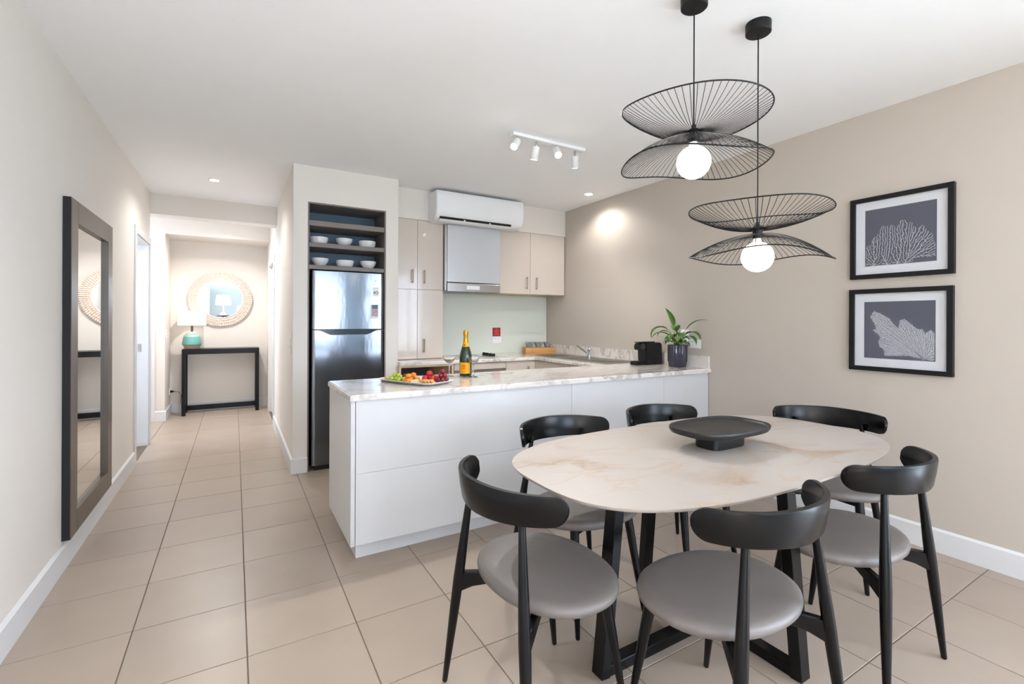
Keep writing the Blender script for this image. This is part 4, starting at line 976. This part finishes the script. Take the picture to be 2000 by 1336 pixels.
def leaf(az, elev, length, width, droop, stem=0.10, twist=0.0):
    bm = bm_new(); d = Vector((math.cos(az), math.sin(az), 0)); p = Vector((qx, qy, ZW + 0.176)) + d * 0.012; a = elev; n = 14
    side0 = Vector((-d.y, d.x, 0)); q = []; tot = stem + length; st_ = []
    for i in range(n + 1):
        s = i / n; l = s * tot
        if i:
            a2 = a - droop * (max(0, l - stem * 0.6) / length) ** 1.3
            p = p + (d * math.cos(a2) + Vector((0, 0, math.sin(a2)))) * (tot / n)
        a2 = a - droop * (max(0, l - stem * 0.6) / length) ** 1.3
        st_.append(p.copy())
        f = (l - stem) / length
        w = 0.0028 if f <= 0 else max(0.0008, 1.35 * width * (math.sin(PI * min(1, f) ** 0.75)) ** 0.85)
        sd = Matrix.Rotation(twist * s, 3, d) @ side0
        up = Vector((0, 0, 1)) * math.cos(a2) - d * math.sin(a2)
        q.append([bm.verts.new(p - sd * w + up * w * 0.3), bm.verts.new(p), bm.verts.new(p + sd * w + up * w * 0.3)])
    for A, Bq in zip(q, q[1:]):
        for j in range(2): bm.faces.new((A[j], A[j + 1], Bq[j + 1], Bq[j]))
    o = obj('leaf', bm, M_leaf, pl, smooth=True)
    so = o.modifiers.new('thickness', 'SOLIDIFY'); so.thickness = 0.0012
ra = math.atan2(-math.sin(TH), math.cos(TH))   # screen right
for (daz, el, ln, wd, dr_, stm) in (
        (3.05, 1.22, 0.20, 0.030, 2.0, 0.17), (2.2, 1.42, 0.19, 0.030, 0.35, 0.17), (-0.72, 1.22, 0.21, 0.013, 0.95, 0.16), (3.35, 1.0, 0.19, 0.017, 1.45, 0.11),
        (2.75, 1.25, 0.13, 0.018, 1.7, 0.14), (-0.85, 1.12, 0.17, 0.026, 1.75, 0.12), (-1.05, 0.95, 0.16, 0.020, 1.8, 0.10), (3.8, 0.95, 0.14, 0.018, 1.5, 0.08), (-1.7, 1.2, 0.15, 0.024, 1.8, 0.11),
        (4.2, 1.38, 0.17, 0.028, 1.5, 0.14), (-0.6, 0.75, 0.07, 0.016, 1.6, 0.05), (2.2, 0.8, 0.09, 0.018, 1.5, 0.05), (5.0, 1.0, 0.10, 0.020, 1.6, 0.04), (2.9, 0.9, 0.09, 0.018, 1.5, 0.05), (3.5, 1.2, 0.10, 0.020, 1.5, 0.04),
        (4.6, 0.8, 0.09, 0.020, 1.4, 0.04), (5.3, 1.25, 0.10, 0.022, 1.5, 0.05), (4.0, 1.1, 0.16, 0.022, 1.9, 0.10)):
    leaf(ra + daz, el, ln, wd, dr_, stm)

# outlets on the right wall and splashback, red notice
po = thing('power_outlet', 'white double outlet on the beige wall behind the plant', 'outlet', (XR, 2.676, 1.06))
part_box('plate', M_plastic, po, XR - 0.010, XR, 2.618, 2.735, 1.060, 1.137, b=0.003)
for y in (2.645, 2.69): part_box('rocker', M_trim, po, XR - 0.013, XR - 0.010, y, y + 0.02, 1.110, 1.126)
pa_ = thing('plug_adaptor', 'white rounded plug-in unit above the outlet behind the plant', 'plug', (XR, 2.77, 1.137))
bm = bm_new(); rbox(bm, XR - 0.045, XR - 0.0005, 2.735, 2.80, 1.11, 1.22, 0.012, 3); obj('casing', bm, M_plastic, pa_, smooth=True)
po = thing('power_outlet', 'white outlet on the green splashback under the red notice', 'outlet', (2.69, YB - 0.008, 1.02))
part_box('plate', M_plastic, po, 2.632, 2.752, YB - 0.017, YB - 0.008, 1.022, 1.10, b=0.003)
for x in (2.655, 2.705): part_box('rocker', M_trim, po, x, x + 0.02, YB - 0.020, YB - 0.017, 1.075, 1.090)
no = thing('red_notice', 'small red notice card on the green splashback', 'notice', (2.69, YB - 0.008, 1.10))
part_box('card', mat('red_card', (168, 30, 42), 0.5), no, 2.634, 2.742, YB - 0.012, YB - 0.008, 1.105, 1.208)
for i, w in enumerate((0.03, 0.07, 0.055, 0.07)):
    z = 1.19 - i * 0.021
    part_box('print_line', mat('faded_print', (214, 110, 112), 0.6), no, 2.688 - w / 2, 2.688 + w / 2, YB - 0.0126, YB - 0.012, z - 0.004, z + 0.004)

# bamboo tray with three bowls
bt_ = thing('bamboo_tray', 'small bamboo tray in the corner of the worktop', 'tray', (3.18, 4.70, ZW))
M_bam = mat('bamboo', (206, 150, 82), 0.5, var=0.12, scale=6, stretch=(1, 8, 1))
BM_ = Matrix.Translation((3.165, 4.725, ZW + 0.0008)) @ Matrix.Rotation(-0.25, 4, 'Z')
def bam(name, *d):
    bm = bm_new(); rbox(bm, *d, 0.002); bm.transform(BM_); obj(name, bm, M_bam, bt_, smooth=True)
bam('floor', -0.185, 0.185, -0.07, 0.07, 0.0, 0.012)
bam('side', -0.185, 0.185, -0.07, -0.06, 0.012, 0.07); bam('side', -0.185, 0.185, 0.06, 0.07, 0.012, 0.07)
bam('end', -0.185, -0.175, -0.06, 0.06, 0.012, 0.07); bam('end', 0.175, 0.185, -0.06, 0.06, 0.012, 0.07)
M_pat = mat('black_white_pattern', (40, 42, 46), 0.3, tint=(200, 202, 204), scale=28)
for i, u in enumerate((-0.115, 0.0, 0.115)):
    c = BM_ @ Vector((u, 0, 0.0125)); bm = bm_new()
    lathe(bm, [(0, 0.0), (0.018, 0.0), (0.023, 0.03), (0.035, 0.07), (0.056, 0.122), (0.053, 0.122), (0.032, 0.072), (0.02, 0.034), (0, 0.01)], c.x, c.y, 28, z0=c.z)
    tag(obj('patterned_bowl', bm, M_pat, smooth=True, base=tuple(c)), 'black and white patterned bowl at the %s of the bamboo tray' % ('left end', 'centre', 'right end')[i], 'bowl', 'patterned bowls on the bamboo tray')

# ------------------------------------------------------------------ living end behind the camera (seen in the mirrors and the fridge door)
sf = thing('sofa', 'pale grey sofa in the living end behind the camera', 'sofa', (0.95, -2.6, 0))
M_sofa = mat('pale_grey_linen', (186, 188, 192), 0.9, var=0.06, scale=20)
part_box('base', M_sofa, sf, 0.05, 1.95, -3.0, -2.15, 0.1, 0.30, b=0.02)
for a in (0.22, 1.005): part_box('seat_cushion', M_sofa, sf, a, a + 0.775, -2.85, -2.13, 0.302, 0.45, b=0.04)
part_box('backrest', M_sofa, sf, 0.05, 1.95, -3.05, -2.86, 0.10, 0.80, b=0.05)
for a in (0.05, 1.79): part_box('armrest', M_sofa, sf, a, a + 0.16, -2.86, -2.15, 0.302, 0.62, b=0.03)
for a in (0.10, 1.84):
    for b_ in (-2.98, -2.24): part_box('leg', M_black, sf, a, a + 0.05, b_, b_ + 0.05, 0, 0.1)
for i, x in enumerate((0.28, 1.30)):
    bm = bm_new(); rbox(bm, x, x + 0.42, -2.84, -2.70, 0.455, 0.80, 0.05, 3)
    tag(obj('cushion', bm, mat('royal_blue_fabric', (34, 86, 148), 0.9, var=0.15), smooth=True, base=(x + 0.21, -2.77, 0.455)), ('blue cushion on the sofa near the lamp', 'blue cushion at the far end of the sofa')[i], 'cushion', 'blue sofa cushions')
sd = thing('side_table', 'small round dark side table beside the sofa', 'side table', (-0.33, -2.2, 0))
bm = bm_new(); lathe(bm, [(0, 0.48), (0.19, 0.48), (0.19, 0.50), (0, 0.50)], -0.33, -2.2, 32); obj('top', bm, M_black, sd)
bm = bm_new(); lathe(bm, [(0, 0), (0.13, 0), (0.13, 0.015), (0.02, 0.03), (0.02, 0.48)], -0.33, -2.2, 24); obj('pedestal', bm, M_blackm, sd, smooth=True)
l2 = thing('table_lamp', 'grey lamp with white shade on the side table behind the camera', 'lamp', (-0.33, -2.2, 0.5))
bm = bm_new(); lathe(bm, [(0, 0), (0.09, 0), (0.10, 0.03), (0.05, 0.10), (0.015, 0.14), (0.012, 0.42), (0, 0.42)], -0.33, -2.2, 24, z0=0.5005); obj('base', bm, mat('grey_lamp_base', (120, 120, 126), 0.4), l2, smooth=True)
bm = bm_new(); lathe(bm, [(0.22, 0.36), (0.18, 0.66), (0.178, 0.66), (0.218, 0.36), (0.22, 0.36)], -0.33, -2.2, 40, z0=0.5); obj('shade', bm, mat('lit_white_shade', (240, 236, 230), 0.85, emit=(255, 246, 236), estr=3.0), l2, smooth=True)
pl_ = bpy.data.lights.new('side_lamp_bulb', 'POINT'); pl_.energy = 110; pl_.color = (1, 0.98, 0.95); pl_.shadow_soft_size = 0.05
po_ = bpy.data.objects.new('side_lamp_bulb', pl_); COL.objects.link(po_); po_.parent = l2; po_.location = (0, 0, 0.60)
